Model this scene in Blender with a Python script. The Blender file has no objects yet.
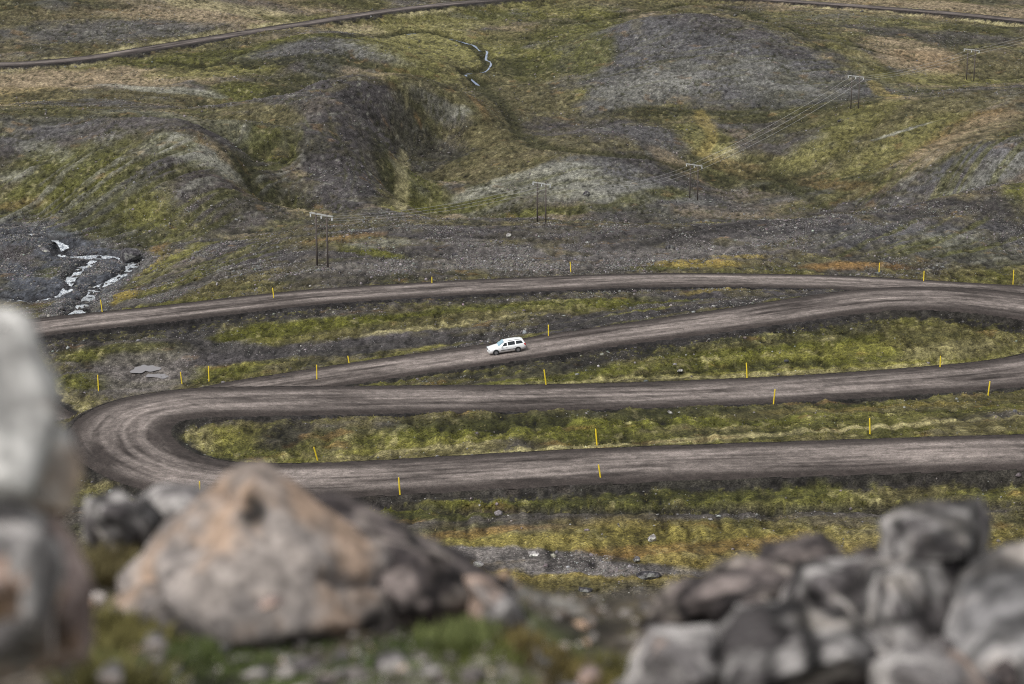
import bpy, bmesh, math, random
import numpy as np
from mathutils import Vector, Matrix, noise as mnoise
random.seed(7); rng = np.random.default_rng(7)
D = bpy.data; SC = bpy.context.scene; COL = SC.collection
PITCH = math.radians(17.0); FPX = 1024*85/36.0
CP, SP = math.cos(PITCH), math.sin(PITCH)

# ------------------------------------------------------------------ helpers
def ray(px, py):
    a = (px-512)/FPX; b = -(py-342)/FPX
    return (a, CP+b*SP, -SP+b*CP)
def unproj(px, py, z):
    d = ray(px, py); k = z/d[2]
    return (d[0]*k, d[1]*k, z)
def at(px, py, dist):                       # point at forward depth dist
    d = ray(px, py); return (d[0]*dist, d[1]*dist, d[2]*dist)
def tag(o, label=None, cat=None, group=None, kind=None):
    if label: o['label'] = label
    if cat: o['category'] = cat
    if group: o['group'] = group
    if kind: o['kind'] = kind
    return o
def empty(name, loc=(0,0,0)):
    o = D.objects.new(name, None); COL.objects.link(o); o.location = loc; return o
def link(name, me, mat=None, parent=None):
    o = D.objects.new(name, me); COL.objects.link(o)
    if mat is not None and not len(me.materials): me.materials.append(mat)
    if parent: o.parent = parent
    return o
def mesh_np(name, V, F, smooth=True):
    """V (n,3) ; F (m,k) constant k"""
    me = D.meshes.new(name); V = np.asarray(V, dtype=np.float32); F = np.asarray(F, dtype=np.int32)
    k = F.shape[1]
    me.vertices.add(len(V)); me.vertices.foreach_set('co', V.ravel())
    me.loops.add(F.size); me.loops.foreach_set('vertex_index', F.ravel())
    me.polygons.add(len(F)); me.polygons.foreach_set('loop_start', np.arange(0, F.size, k, dtype=np.int32))
    me.polygons.foreach_set('loop_total', np.full(len(F), k, dtype=np.int32))
    if smooth: me.polygons.foreach_set('use_smooth', np.ones(len(F), dtype=bool))
    me.update(calc_edges=True); return me
def set_col(me, C, name='cover'):
    a = me.color_attributes.new(name, 'FLOAT_COLOR', 'POINT')
    C = np.asarray(C, dtype=np.float32)
    if C.shape[1] == 3: C = np.c_[C, np.ones(len(C), dtype=np.float32)]
    a.data.foreach_set('color', C.astype(np.float32).ravel())

def _h(ix, iy, seed):
    h = (ix.astype(np.int64)*374761393 + iy.astype(np.int64)*668265263 + seed*2147483647*3) & 0xFFFFFFFF
    h = ((h ^ (h >> 13))*1274126177) & 0xFFFFFFFF
    h = (h ^ (h >> 16))
    return (h & 0xFFFF).astype(np.float32)/32767.5 - 1.0
def vn(x, y, seed=0):
    x = np.asarray(x, dtype=np.float64); y = np.asarray(y, dtype=np.float64)
    ix = np.floor(x); iy = np.floor(y); fx = (x-ix).astype(np.float32); fy = (y-iy).astype(np.float32)
    ix = ix.astype(np.int64); iy = iy.astype(np.int64)
    fx = fx*fx*(3-2*fx); fy = fy*fy*(3-2*fy)
    a = _h(ix, iy, seed); b = _h(ix+1, iy, seed); c = _h(ix, iy+1, seed); d = _h(ix+1, iy+1, seed)
    return (a*(1-fx)+b*fx)*(1-fy) + (c*(1-fx)+d*fx)*fy
def fbm(x, y, o=4, seed=0, g=0.5):
    r = 0; a = 1; s = 0
    for i in range(o):
        r = r + a*vn(x, y, seed+i*17); s += a; a *= g
        x, y = (x*0.8-y*0.6)*2.03+11.3, (x*0.6+y*0.8)*2.03-7.7
    return r/s*1.5
def ss(a, b, x):
    t = np.clip((x-a)/(b-a), 0, 1); return t*t*(3-2*t)

# ------------------------------------------------------------------ roads: centre lines as (px, py, height, half width)
SW = [(1500,446,-64.5,4.6),(1250,447,-66.5,4.6),(1024,451,-68.5,4.6),(800,458,-70,4.6),(600,465,-71,4.6),(450,473,-72,4.7),(340,479,-73,4.8),(250,481,-73.8,5.0),
      (185,475,-74.3,5.0),(138,458,-74.7,5.0),(118,434,-75,5.1),(138,413,-75.2,5.0),(188,403,-75.5,4.9),(250,401,-75.9,5.0),(400,399,-77,4.8),(600,396,-78.5,4.6),
      (800,388,-79.8,4.6),(950,378,-80.5,4.8),(1030,370,-80.9,5.2),(1085,357,-81.2,5.6),(1112,338,-81.4,5.8),(1090,320,-81.5,5.8),(1030,307,-81.5,5.8),(960,299,-81.5,5.6),
      (900,298,-81.6,5.2),(850,302,-81.9,4.9),(760,315,-82.5,4.6),(674,327,-83.2,4.4),(600,337,-83.9,4.2),(508,351,-85,4.2),(400,366,-86.2,4.2),(300,381,-87.4,4.2),
      (235,392,-88.2,4.2),(180,406,-88.6,4.2),(120,422,-89.0,4.2),(60,428,-89.6,4.4),(10,400,-90.2,4.6),(-12,368,-90.6,4.6),(-25,350,-90.9,4.6),(-10,337,-91.1,4.6),(45,326,-91.3,4.3),(150,315,-91.8,4.2),(300,298,-92.6,4.1),
      (400,291,-93.2,4.1),(500,285.5,-93.8,4.1),(650,280,-94.8,4.0),(800,281,-95.9,4.0),(900,285,-96.6,4.0),(1000,291,-97.6,4.0),(1150,300,-99,4.0)]
FARR1 = [(-260,96,-118,3.3),(-120,78,-117.5,3.3),(-40,66,-117.5,3.3),(30,63,-117.5,3.3),(100,56,-118,3.3),(200,40,-118.5,3.3),(300,24,-119.5,3.3),(400,9,-120.5,3.3),(500,-1,-121.5,3.3),(560,-6,-122,3.2),(640,-6,-123,3.2),
         (760,-1,-124,3.2),(860,6,-124.5,3.2),(950,13,-124.5,3.2),(1030,21,-124.5,3.2),(1150,33,-124,3.2),(1300,52,-123,3.2)]
def catmull(P, step):
    P = np.array(P, dtype=float); out = []
    for i in range(len(P)-1):
        p0 = P[max(i-1, 0)]; p1 = P[i]; p2 = P[i+1]; p3 = P[min(i+2, len(P)-1)]
        n = max(2, int(np.linalg.norm((p2-p1)[:2])/step))
        t = (np.arange(n)/n)[:, None]
        out.append(0.5*((2*p1)+(-p0+p2)*t+(2*p0-5*p1+4*p2-p3)*t*t+(-p0+3*p1-3*p2+p3)*t**3))
    out.append(P[-1:]); return np.vstack(out)
def road_path(spec, step):
    W = [unproj(a, b, c)+(w,) for a, b, c, w in spec]
    Q = catmull(W, step)
    for _ in range(6):
        Q[1:-1] = (Q[:-2]+2*Q[1:-1]+Q[2:])/4
    # resample evenly
    d = np.r_[0, np.cumsum(np.linalg.norm(np.diff(Q[:, :2], axis=0), axis=1))]
    s = np.arange(0, d[-1], step)
    return np.c_[[np.interp(s, d, Q[:, k]) for k in range(4)]].T, s
def raster(Q, S, x0, x1, y0, y1, cell, R):
    nx = int((x1-x0)/cell)+1; ny = int((y1-y0)/cell)+1
    dist = np.full((ny, nx), 1e3, np.float32); z = np.zeros((ny, nx), np.float32); hw = np.full((ny, nx), 4.5, np.float32)
    for i in range(len(Q)-1):
        a = Q[i]; b = Q[i+1]
        i0 = int((min(a[0], b[0])-R-x0)/cell); i1 = int((max(a[0], b[0])+R-x0)/cell)+1
        j0 = int((min(a[1], b[1])-R-y0)/cell); j1 = int((max(a[1], b[1])+R-y0)/cell)+1
        i0 = max(i0, 0); j0 = max(j0, 0); i1 = min(i1, nx); j1 = min(j1, ny)
        if i0 >= i1 or j0 >= j1: continue
        gx = x0+np.arange(i0, i1)*cell; gy = (y0+np.arange(j0, j1)*cell)[:, None]
        dx, dy = b[0]-a[0], b[1]-a[1]; L2 = dx*dx+dy*dy
        t = np.clip(((gx-a[0])*dx+(gy-a[1])*dy)/L2, 0, 1)
        dd = np.hypot(gx-a[0]-t*dx, gy-a[1]-t*dy)
        sub = dist[j0:j1, i0:i1]; m = dd < sub
        sub[m] = dd[m]
        z[j0:j1, i0:i1][m] = (a[2]+t*(b[2]-a[2]))[m]; hw[j0:j1, i0:i1][m] = (a[3]+t*(b[3]-a[3]))[m]
    return dict(d=dist, z=z, hw=hw, x0=x0, y0=y0, c=cell, nx=nx, ny=ny)
def look(R, X, Y, key, out):
    fx = (X-R['x0'])/R['c']; fy = (Y-R['y0'])/R['c']
    ok = (fx >= 0) & (fy >= 0) & (fx < R['nx']-1.001) & (fy < R['ny']-1.001)
    fx = np.where(ok, fx, 0); fy = np.where(ok, fy, 0)
    ix = fx.astype(int); iy = fy.astype(int); u = fx-ix; v = fy-iy; A = R[key]
    r = (A[iy, ix]*(1-u)+A[iy, ix+1]*u)*(1-v)+(A[iy+1, ix]*(1-u)+A[iy+1, ix+1]*u)*v
    return np.where(ok, r, out)
Q1, S1 = road_path(SW, 0.8)
Q2, S2 = road_path(FARR1, 1.5)
RA = raster(Q1, S1, -130, 150, 150, 400, 0.3, 16)
RB = raster(Q2, S2, -280, 330, 480, 860, 0.7, 22)

# ------------------------------------------------------------------ terrain base: thin plate through surveyed spots
CTRL = []
for (a, b, c, w) in SW[::2]: CTRL.append(unproj(a, b, c-0.9))
for (a, b, c, w) in FARR1[::2]: CTRL.append(unproj(a, b, c-0.6))
PX = [ # near ground under the lowest road
 (600,500,-71.3),(200,500,-74.5),(1024,490,-69.4),(800,492,-70.3),(600,560,-69),(300,560,-69.5),(1000,560,-68),(600,620,-65.5),(300,640,-65),(1000,640,-64.5),
 # strip between car road and top road, ledge
 (300,330,-91.3),(150,345,-91),(150,370,-90.0),(500,315,-91),(700,300,-92),
 (322,266,-97.5),(600,250,-101.5),(600,221,-107.8),(450,222,-107.8),(750,221,-107),(800,250,-99.5),(950,266,-98.3),(950,203,-99),(860,214,-102),(1024,194,-97),(1100,192,-96),(1100,225,-100),(1100,270,-98),
 (400,250,-101),(300,232,-107),
 # left spur and river gorge
 (250,240,-107),(160,288,-101),(120,310,-97),(60,300,-110.5),(0,300,-111),(-80,300,-112),(110,270,-111.5),(60,240,-113),(0,230,-114),(-80,220,-115),(130,262,-113),
 # hill B
 (120,240,-114.5),(40,215,-115),(190,238,-113),(250,220,-112.5),(90,180,-110.5),(170,190,-109.5),(230,190,-109.5),(20,165,-111),(60,145,-108.5),(130,150,-107.5),(200,150,-106.5),(200,125,-104.5),(100,120,-105.5),(0,118,-107),(-80,115,-108),(262,150,-114.5),(280,130,-115),(280,180,-116.5),(250,120,-109.5),
 # dips behind B, meadow
 (60,100,-119),(160,95,-119.5),(220,90,-120),(-80,90,-119),
 # hill A
 (320,212,-117),(335,180,-116),(340,140,-113.5),(350,105,-112),(370,79,-113),(330,84,-112.5),(420,86,-116),(300,95,-114),(300,170,-116),(310,120,-112.5),(467,108,-121),(440,94,-118),(388,110,-119.5),
 # gully each side of A
 (400,210,-131),(402,175,-130.5),(403,145,-127.5),(440,130,-126),(450,160,-129.5),(268,196,-119),
 # C, D
 (480,190,-129),(560,168,-126),(560,210,-130.5),(640,182,-128.5),(690,210,-132),(600,132,-124.5),(520,130,-128.5),(680,125,-127),
 # meadow and middle
 (480,60,-126),(430,45,-125),(550,85,-127),(505,100,-127),(560,40,-124.5),
 # E
 (690,14,-114),(640,20,-115.5),(780,28,-117),(720,60,-120),(650,60,-120.5),(590,62,-123.5),(720,112,-127),(620,98,-125.5),(880,80,-124.5),(840,60,-122),(800,90,-124.5),(580,85,-126),
 # G, F
 (854,109,-121),(950,94,-117.5),(1024,90,-117),(1100,90,-117),(800,185,-131),(720,190,-132.5),(900,150,-124),(830,145,-126),(740,135,-128.5),
 (960,150,-117.5),(900,204,-127),(1024,140,-115),(1024,205,-124),
 (930,62,-124.5),(970,82,-125.3),(1024,50,-124),(720,150,-129),
 # far hill TL
 (330,42,-116.5),(250,54,-118.8),(400,55,-120),(300,70,-120),
 (0,20,-114),(200,8,-116),(100,-10,-112),(0,-10,-110),(300,-10,-117)]
for p in PX: CTRL.append(unproj(*p))
CTRL += [(10,473,-121.5),(150,470,-122.5),(90,470,-122),(-45,478,-120),(60,505,-130),(-10,505,-129.5),(180,500,-126),
         (-40,640,-124),(-20,660,-124.5),(-60,600,-122), (110,740,-124),(60,740,-124),(200,720,-124.5),
         (0,125,-57),(60,125,-57),(-60,125,-57),(0,60,-30),(50,60,-30),(-50,60,-30),(0,12,-8.5),(25,12,-8.5),(-25,12,-8.5),
         (200,130,-56),(-200,130,-60),(300,300,-84),(-300,300,-100),(-300,450,-112),(350,450,-104),(400,650,-112),(-400,650,-112),(0,900,-120),(300,900,-116),(-300,900,-108),
         (200,250,-77),(-150,230,-80),(-150,150,-70),(150,180,-66)]
CTRL = np.array(CTRL, dtype=float)
# drop near-duplicates
keep = []
for i in range(len(CTRL)):
    if all(np.hypot(*(CTRL[i, :2]-CTRL[j, :2])) > 5 for j in keep): keep.append(i)
CTRL = CTRL[keep]
def tps_fit(P, lam):
    n = len(P); d2 = ((P[:, None, :2]-P[None, :, :2])**2).sum(-1)/1e4
    K = np.where(d2 > 0, 0.5*d2*np.log(d2+1e-12), 0)+lam*np.eye(n)
    A = np.zeros((n+3, n+3)); A[:n, :n] = K; A[:n, n:] = np.c_[np.ones(n), P[:, :2]/100]; A[n:, :n] = A[:n, n:].T
    return np.linalg.solve(A, np.r_[P[:, 2], 0, 0, 0])
TW = tps_fit(CTRL, 0.0006)
GX0, GX1, GY0, GY1, GC = -420.0, 420.0, 4.0, 960.0, 2.0
def _tps(X, Y):
    r = TW[-3]+TW[-2]*X/100+TW[-1]*Y/100
    for (cx, cy, _), w in zip(CTRL, TW):
        d2 = ((X-cx)**2+(Y-cy)**2)/1e4
        r = r+w*0.5*d2*np.log(d2+1e-12)
    return r
_gx = np.arange(GX0, GX1+GC, GC); _gy = np.arange(GY0, GY1+GC, GC)
BASE = dict(b=_tps(_gx[None, :]+0*_gy[:, None], _gy[:, None]+0*_gx[None, :]), x0=GX0, y0=GY0, c=GC, nx=len(_gx), ny=len(_gy))
# soften the bilinear facets
def cubic(R, X, Y, key):
    fx = np.clip((X-R['x0'])/R['c'], 1, R['nx']-3.01); fy = np.clip((Y-R['y0'])/R['c'], 1, R['ny']-3.01)
    ix = fx.astype(int); iy = fy.astype(int); u = fx-ix; v = fy-iy; A = R[key]
    def w(t): return [(1-t)**3/6, (3*t**3-6*t**2+4)/6, (-3*t**3+3*t**2+3*t+1)/6, t**3/6]
    wu = w(u); wv = w(v); r = 0
    for j in range(4):
        for i in range(4): r = r+A[iy+j-1, ix+i-1]*wu[i]*wv[j]
    return r
def base(X, Y):
    z = cubic(BASE, X, Y, 'b')
    far = ss(820, 1300, Y); side = ss(300, 700, np.abs(X))
    z = z*(1-far)+far*(-112+ss(1500, 6000, Y)*260*(0.6+0.5*fbm(X/1500, Y/1500, 3, 91)))
    z = z+side*ss(300, 2500, np.abs(X))*120*(0.7+0.4*fbm(X/700, Y/700, 3, 95))
    return z
def raycast(px, py, add=0.0, h=None):
    h = h or base
    d = ray(px, py); Y = np.arange(140, 1000, 0.25); k = Y/d[1]
    X = d[0]*k; Z = d[2]*k
    g = h(X, Y)+add
    idx = np.nonzero(Z <= g)[0]
    i = idx[0] if len(idx) else len(Y)-1
    return (X[i], Y[i], g[i])

# ------------------------------------------------------------------ ground cover patches (ellipses lying on the ground)
class Patch:
    def __init__(s, cls, px, py, rx, ry, rot=0, k=1.0, soft=0.35, rough=0.5):
        c = raycast(px, py); s.c = c; s.cls = cls; s.k = k; s.soft = soft; s.rough = rough
        d = math.hypot(c[1], c[2]); mx = d/FPX
        a = raycast(px, py-3); b = raycast(px, py+3)
        my = min(max((a[1]-b[1])/6, mx*1.5), mx*7)
        s.mx, s.my, s.rx, s.ry, s.rot = mx, my, rx, ry, math.radians(rot)
    def m(s, X, Y, nz):
        u = (X-s.c[0]-(Y-s.c[1])*s.c[0]/s.c[1])/s.mx; v = (Y-s.c[1])/s.my   # pixels right / up as seen on the slope
        c, n = math.cos(s.rot), math.sin(s.rot)
        p = (u*c+v*n)/s.rx; q = (-u*n+v*c)/s.ry
        r = np.sqrt(p*p+q*q)+nz*s.rough
        return (1-ss(1-s.soft, 1+s.soft, r))*s.k
C_ = lambda *a: np.array(a, dtype=np.float32)
CLS = dict(
 gravel=C_(.056,.050,.050), dark=C_(.024,.0215,.021), grey=C_(.080,.077,.079), purple=C_(.066,.058,.058), lichen=C_(.225,.222,.18), char=C_(.042,.038,.037),
 moss=C_(.080,.080,.016), olive=C_(.088,.076,.034), lime=C_(.148,.138,.034), straw=C_(.29,.255,.125), yellow=C_(.235,.180,.048),
 orange=C_(.180,.105,.038), tan=C_(.230,.175,.105), dmoss_shade=C_(.034,.034,.014), rubble=C_(.15,.135,.125), bluegrey=C_(.060,.064,.075), mud=C_(.13,.115,.105))
STONY = dict(char=.8, rubble=5.0, gravel=1.0, dark=.35, grey=.8, purple=.6, lichen=.5, bluegrey=2.5, moss=.08, olive=.12, lime=.02, straw=.05, yellow=.1, orange=.1, tan=.05, dmoss_shade=.1, mud=.2)
GRASSY = dict(moss=1, olive=.7, lime=.8, straw=.9, yellow=.6, tan=.3, orange=.2, dmoss_shade=.6)
PT = [Patch(*a) for a in [
 # back: beyond the far road
 ('tan',280,20,190,14,3,.8),('olive',60,25,160,16,0,.7),('grey',110,30,120,10,6,.8),('purple',250,5,60,5,0,.6),('straw',250,12,110,6,0,.6),('olive',120,50,160,5,8,.6),('tan',900,8,160,9,-2,.8),('lime',880,22,120,8,-4,.4),
 ('dmoss_shade',60,4,90,5,5,.7),('olive',230,38,140,8,10,.6),
 # green belt below far road
 ('moss',200,58,230,7,7,.9),('moss',420,22,140,9,6,.8),('straw',400,32,90,5,8,.5),('lime',560,8,70,8,0,.7),('olive',620,0,120,10,0,.7),
 # meadow left
 ('tan',70,82,130,14,2,1),('tan',180,76,60,8,0,.9),('lime',205,72,60,9,5,.8),('yellow',30,98,70,8,0,.5),('olive',130,98,120,8,0,.9),('moss',245,92,40,12,10,.9),('lichen',160,90,70,2.5,-2,.7),
 ('grey',340,46,90,14,4,.9),('dmoss_shade',330,62,90,7,3,.8),('dmoss_shade',300,84,60,9,20,.8),('lichen',380,52,40,8,0,.4),
 # stream meadow
 ('straw',430,48,55,16,0,.75),('lime',440,52,80,22,0,.8),('lime',520,62,60,14,-15,.7),('olive',540,95,90,22,-10,.9),('dmoss_shade',540,65,50,12,-10,.9),('moss',580,35,60,20,10,.8),('lime',610,90,40,7,0,.9),
 ('dmoss_shade',450,88,50,12,-30,.9),('olive',500,118,90,14,0,.8),('orange',480,104,16,4,-20,.5),
 # hill E
 ('grey',700,42,135,34,-8,1.0,.25,.35),('grey',745,78,165,34,-5,1.0,.25,.35),('grey',640,80,60,22,20,.9,.25,.35),('purple',720,22,70,9,-10,.8),('lichen',660,85,60,16,5,.35),('lichen',780,80,70,18,-10,.3),('lime',860,60,60,10,-35,.4),
 ('dmoss_shade',700,112,110,4,0,.8),('dmoss_shade',800,112,60,6,-5,.6),('moss',590,58,20,25,20,.8),
 # orange field
 ('tan',915,55,55,17,-15,1),('orange',930,60,40,10,-10,.35),('lime',950,80,60,6,0,.7),('olive',1000,65,40,14,0,.9),('dmoss_shade',960,88,50,4,0,.7),('gravel',930,33,90,6,-3,.8),('yellow',885,92,25,5,-40,.7),
 # G slope
 ('grey',1000,98,70,6,2,.8),('olive',900,130,140,26,8,1),('lime',830,140,80,18,25,.6),('orange',960,128,60,8,8,.55),('lime',880,160,90,14,12,.55),('tan',960,135,70,8,6,.6),('dmoss_shade',820,188,70,8,-10,.8),('lichen',900,132,30,1.5,4,.8),
 ('orange',830,185,50,5,-20,.3),
 # F
 ('grey',970,175,90,26,12,1,.25,.35),('lichen',980,178,60,14,10,.4),('purple',930,195,60,8,10,.7),('moss',1015,190,14,10,0,.9),
 # D and C
 ('olive',560,140,140,30,0,.7),('purple',600,130,70,11,-5,.95),('grey',640,133,50,8,-8,.7),('grey',630,182,80,20,-4,1),('lichen',520,182,75,14,10,.75,.3,.6),('lichen',600,190,80,16,0,.65,.3,.6),('gravel',660,170,50,12,-5,.8),
 ('moss',460,208,60,6,5,.9),('moss',560,212,70,5,0,.9),('dmoss_shade',620,212,60,4,0,.8),('moss',650,200,40,8,20,.8),('tan',680,165,30,8,-20,.6),
 ('straw',715,150,28,9,-10,.8),('lime',705,140,30,14,-20,.7),('orange',735,165,40,9,-20,.4),('dmoss_shade',755,180,70,14,0,.7),('grey',790,200,50,4,0,.5),
 # gully east of A
 ('dmoss_shade',385,160,14,45,10,.95),('dmoss_shade',425,135,40,14,-20,.8),('moss',420,190,30,26,0,.8),('straw',402,203,6,10,0,.6),('orange',393,155,7,14,0,.7),('olive',450,150,50,22,0,.8),('lime',402,212,22,4,0,.8),
 # hill A
 ('gravel',370,105,95,32,0,1,.22,.3),('gravel',340,165,38,58,8,1,.22,.3),('purple',330,130,50,36,30,.5),('grey',440,106,32,8,-10,.8),('lichen',462,108,16,5,0,.6),
 # hollow between B and A
 ('moss',262,145,32,24,-40,1),('dmoss_shade',256,182,30,18,-30,.95),('dmoss_shade',250,130,22,10,0,.7),('orange',272,150,14,5,0,.6),('orange',225,182,40,8,-8,.5),('olive',270,112,40,8,-30,.8),('lime',280,135,12,18,-40,.5),
 # hill B
 ('purple',120,125,150,14,0,.9),('purple',215,190,80,30,-14,.9),('grey',40,125,60,14,0,.7),('lichen',185,148,48,13,-4,.9,.25,.6),('lichen',190,115,80,6,0,.4),('lichen',60,158,40,9,-22,.6),('lichen',20,178,24,8,0,.6),
 ('moss',60,190,90,40,20,.85),('moss',120,215,90,30,-25,.8),('dmoss_shade',130,240,60,16,-20,.7),('lime',150,205,16,30,-60,.4),('orange',20,205,30,6,0,.35),
 # gorge
 ('bluegrey',40,262,95,48,-15,1.0,.2,.3),('purple',20,255,24,10,-10,.9),('moss',60,275,22,5,0,.6),('dark',100,300,40,10,0,.4),
 ('yellow',150,262,22,10,30,.5),
 # spur
 ('gravel',230,250,70,20,-25,1),('lime',170,262,56,9,28,.85),('orange',160,248,12,4,20,.6),('yellow',115,298,26,8,20,.8),('moss',200,275,50,10,22,.6),
 # ledge
 ('gravel',640,242,400,26,0,.95),('olive',350,243,70,8,-4,.85),('moss',375,254,34,5,-15,.95),('orange',350,238,50,3,4,.5),('olive',520,238,50,7,10,.8),('rubble',450,266,150,7,2,.6),('rubble',620,255,160,8,0,.5),('rubble',760,245,120,7,0,.5),('rubble',150,298,60,4,8,.7),('rubble',460,244,50,5,0,.5),('lichen',380,245,30,4,0,.5),
 ('purple',560,235,120,9,0,.7),('dark',700,232,60,5,8,.5),('yellow',700,264,44,4,0,.75),('orange',850,266,44,4,0,.8),('yellow',740,257,30,3,0,.6),('olive',840,236,70,5,6,.7),('moss',660,268,30,2,0,.6),
 ('grey',930,240,120,18,-4,.9),('moss',960,248,60,10,-5,.35),('lichen',950,238,30,8,0,.35),('lime',250,250,30,3,20,.4),('olive',240,282,70,6,8,.7),('gravel',160,296,60,6,10,.6),
 # between top road and car road
 ('dark',250,315,260,12,6,.9),('moss',330,328,120,9,3,1,.3,.6),('lime',290,340,70,4,3,.8),('moss',560,306,150,7,2,.9,.3,.6),('dark',480,296,200,4,3,.7),('olive',440,322,160,6,5,.8),('straw',420,330,140,3,5,.6),
 ('gravel',790,292,135,9,3,1,.2,.2),('gravel',300,350,220,7,4,1,.3,.3),('gravel',520,335,120,7,7,.95,.3,.3),('gravel',640,316,130,5,8,.9,.3,.3),('yellow',720,292,36,2.5,6,.6),('lime',600,320,110,1.5,8,.7),('lime',280,360,120,3,6,.7),('lime',420,350,120,2,6,.6),
 ('moss',120,356,60,8,0,.9),('dark',170,350,60,6,0,.5),('moss',90,385,60,8,0,.8),('moss',200,372,60,7,0,.8),('mud',147,371,38,8,0,.95,.2,.2),
 # between car road and second road
 ('dark',700,338,240,10,6,.85),('dark',520,378,150,6,7,.7),('moss',820,352,180,14,3,1,.3,.6),('lime',850,350,140,8,4,.6,.3,.6),('olive',950,340,60,16,0,.7),('dmoss_shade',760,338,90,6,3,.7),('moss',560,378,110,5,5,.9),
 ('straw',950,350,60,10,10,.35),('lime',760,372,220,3.0,3,.9),('straw',800,372,160,2.5,3,.7),('straw',600,380,100,2,2,.5),
 # island between second and lowest road
 ('dark',640,404,330,5,2,.85),('moss',600,425,360,10,2,1,.3,.6),('dmoss_shade',640,414,300,6,2,.7,.3,.7),('lime',230,436,50,8,0,.7),('dark',290,432,36,14,20,.8),('olive',850,410,150,6,2,.7),('straw',700,438,330,3,2,.95,.3,.3),('lime',420,445,140,4,3,.8),('straw',420,450,110,3,3,.5),
 ('yellow',900,405,120,4,3,.35),
 # below the lowest road
 ('moss',650,494,420,13,2,1,.3,.6),('dmoss_shade',600,503,300,7,2,.7),('gravel',800,514,260,3.5,-1,.9),('dark',760,512,240,1.5,0,.5),
 ('yellow',600,560,420,36,0,.8),('olive',620,560,400,40,0,.3),('lime',640,542,300,12,0,.35),('orange',700,548,120,8,3,.6),('orange',560,562,80,5,3,.5),('orange',480,535,80,5,3,.5),('rubble',500,556,100,6,-3,1,.25,.5),('rubble',600,572,95,8,-3,1,.25,.6),('purple',900,520,120,7,0,.5),
 ('dmoss_shade',550,590,80,8,0,.5),('rubble',720,600,60,5,0,.6),('rubble',930,508,80,2,0,.8),('rubble',330,300,1,1,0,.1),('yellow',150,487,36,7,-10,1),('lime',90,500,50,8,0,.6),
]]
# streak fields: long grooves running down some slopes (centre, radii, direction in the world, amplitude)
STREAK = [Patch(*a) for a in [('x',110,195,150,60,0,1),('x',950,245,120,26,0,.6),('x',330,170,60,60,0,.35),('x',210,265,80,30,0,.5),('x',540,185,100,30,0,.35),('x',740,70,150,60,0,.35),('x',950,165,90,45,0,.6),('x',265,165,45,45,0,.8)]]
STDIR = [math.radians(a) for a in (64, 60, 100, 62, 25, 20, 55, 75)]

TRACKS = []   # old paths, ditches and brooks: (polyline world, width, depth, class)
def pline(pts, step=1.5):
    W = [raycast(*p) for p in pts]; return catmull(W, step)
def seglist(P): return P
def track_field(P, w, X, Y):
    x0, x1 = P[:, 0].min()-w*3, P[:, 0].max()+w*3; y0, y1 = P[:, 1].min()-w*3, P[:, 1].max()+w*3
    R = raster(np.c_[P[:, :3], np.zeros(len(P))], None, x0, x1, y0, y1, max(w/4, 0.25), w*3)
    return R
TRK = [  # pts, half width, depth, class, strength
 ([(345,36),(390,35),(430,33),(450,37),(470,45),(484,55),(488,63),(478,68),(466,70),(478,78)],2.2,.9,'dmoss_shade',.9),
 ([(478,78),(486,90),(500,100),(515,125),(540,145),(600,155),(650,160),(690,168)],2.2,.7,'dmoss_shade',.8),
 ([(560,22),(600,18),(650,10),(700,5),(760,18),(800,30),(830,38),(860,48),(890,55)],1.6,.7,'dmoss_shade',.85),
 ([(0,68),(60,68),(110,62),(170,62),(210,64),(245,50)],1.4,.6,'dmoss_shade',.9),
 ([(404,150),(400,165),(402,180),(398,207)],1.3,.4,'straw',.45),
 ([(290,130),(262,150),(248,175),(255,192)],1.6,.5,'dmoss_shade',.6),
 ([(640,375),(700,368),(760,362),(820,360)],.8,.3,'dmoss_shade',.8),
 ([(360,504),(450,507),(560,511),(700,509),(850,507),(1010,503)],1.0,.6,'dark',.8),
 ([(760,424),(860,418),(960,410),(1020,408)],.7,.3,'dmoss_shade',.7),
 ([(830,210),(800,195),(780,178),(760,172)],1.6,.5,'dmoss_shade',.7),
 ([(185,328),(200,344),(260,351),(350,349),(450,339),(560,326),(660,313),(760,300),(860,289)],3.4,.15,'char',.95),
 ([(700,110),(705,125),(712,140),(700,152)],1.8,.4,'yellow',.6),
]
TRF = []
for pts, w, dep, cls, k in TRK:
    P = pline(pts); TRF.append((track_field(P, w, None, None), w, dep, cls, k))
RIV = [[(-60,236),(-20,232),(20,232),(45,236),(60,241),(66,247)], [(66,247),(58,252),(80,258),(110,258),(132,262),(125,270),(112,278),(98,285),(88,296),(80,306),(72,316)],
       [(-60,300),(-20,296),(8,296),(28,299),(50,297),(66,290),(70,280),(78,270),(95,262)]]
RIVW = [1.2, 1.5, 1.0]
RIVP = [pline(p, 1.0) for p in RIV]
RVF = [track_field(P, w, None, None) for P, w in zip(RIVP, RIVW)]
BRK = [[(400,35),(430,34),(452,37),(468,42),(474,44),(480,49),(487,52),(486,57),(491,61),(488,66),(480,68),(468,70),(466,72),(474,76),(479,79)]]
PUD = raycast(147, 371); 

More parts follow.
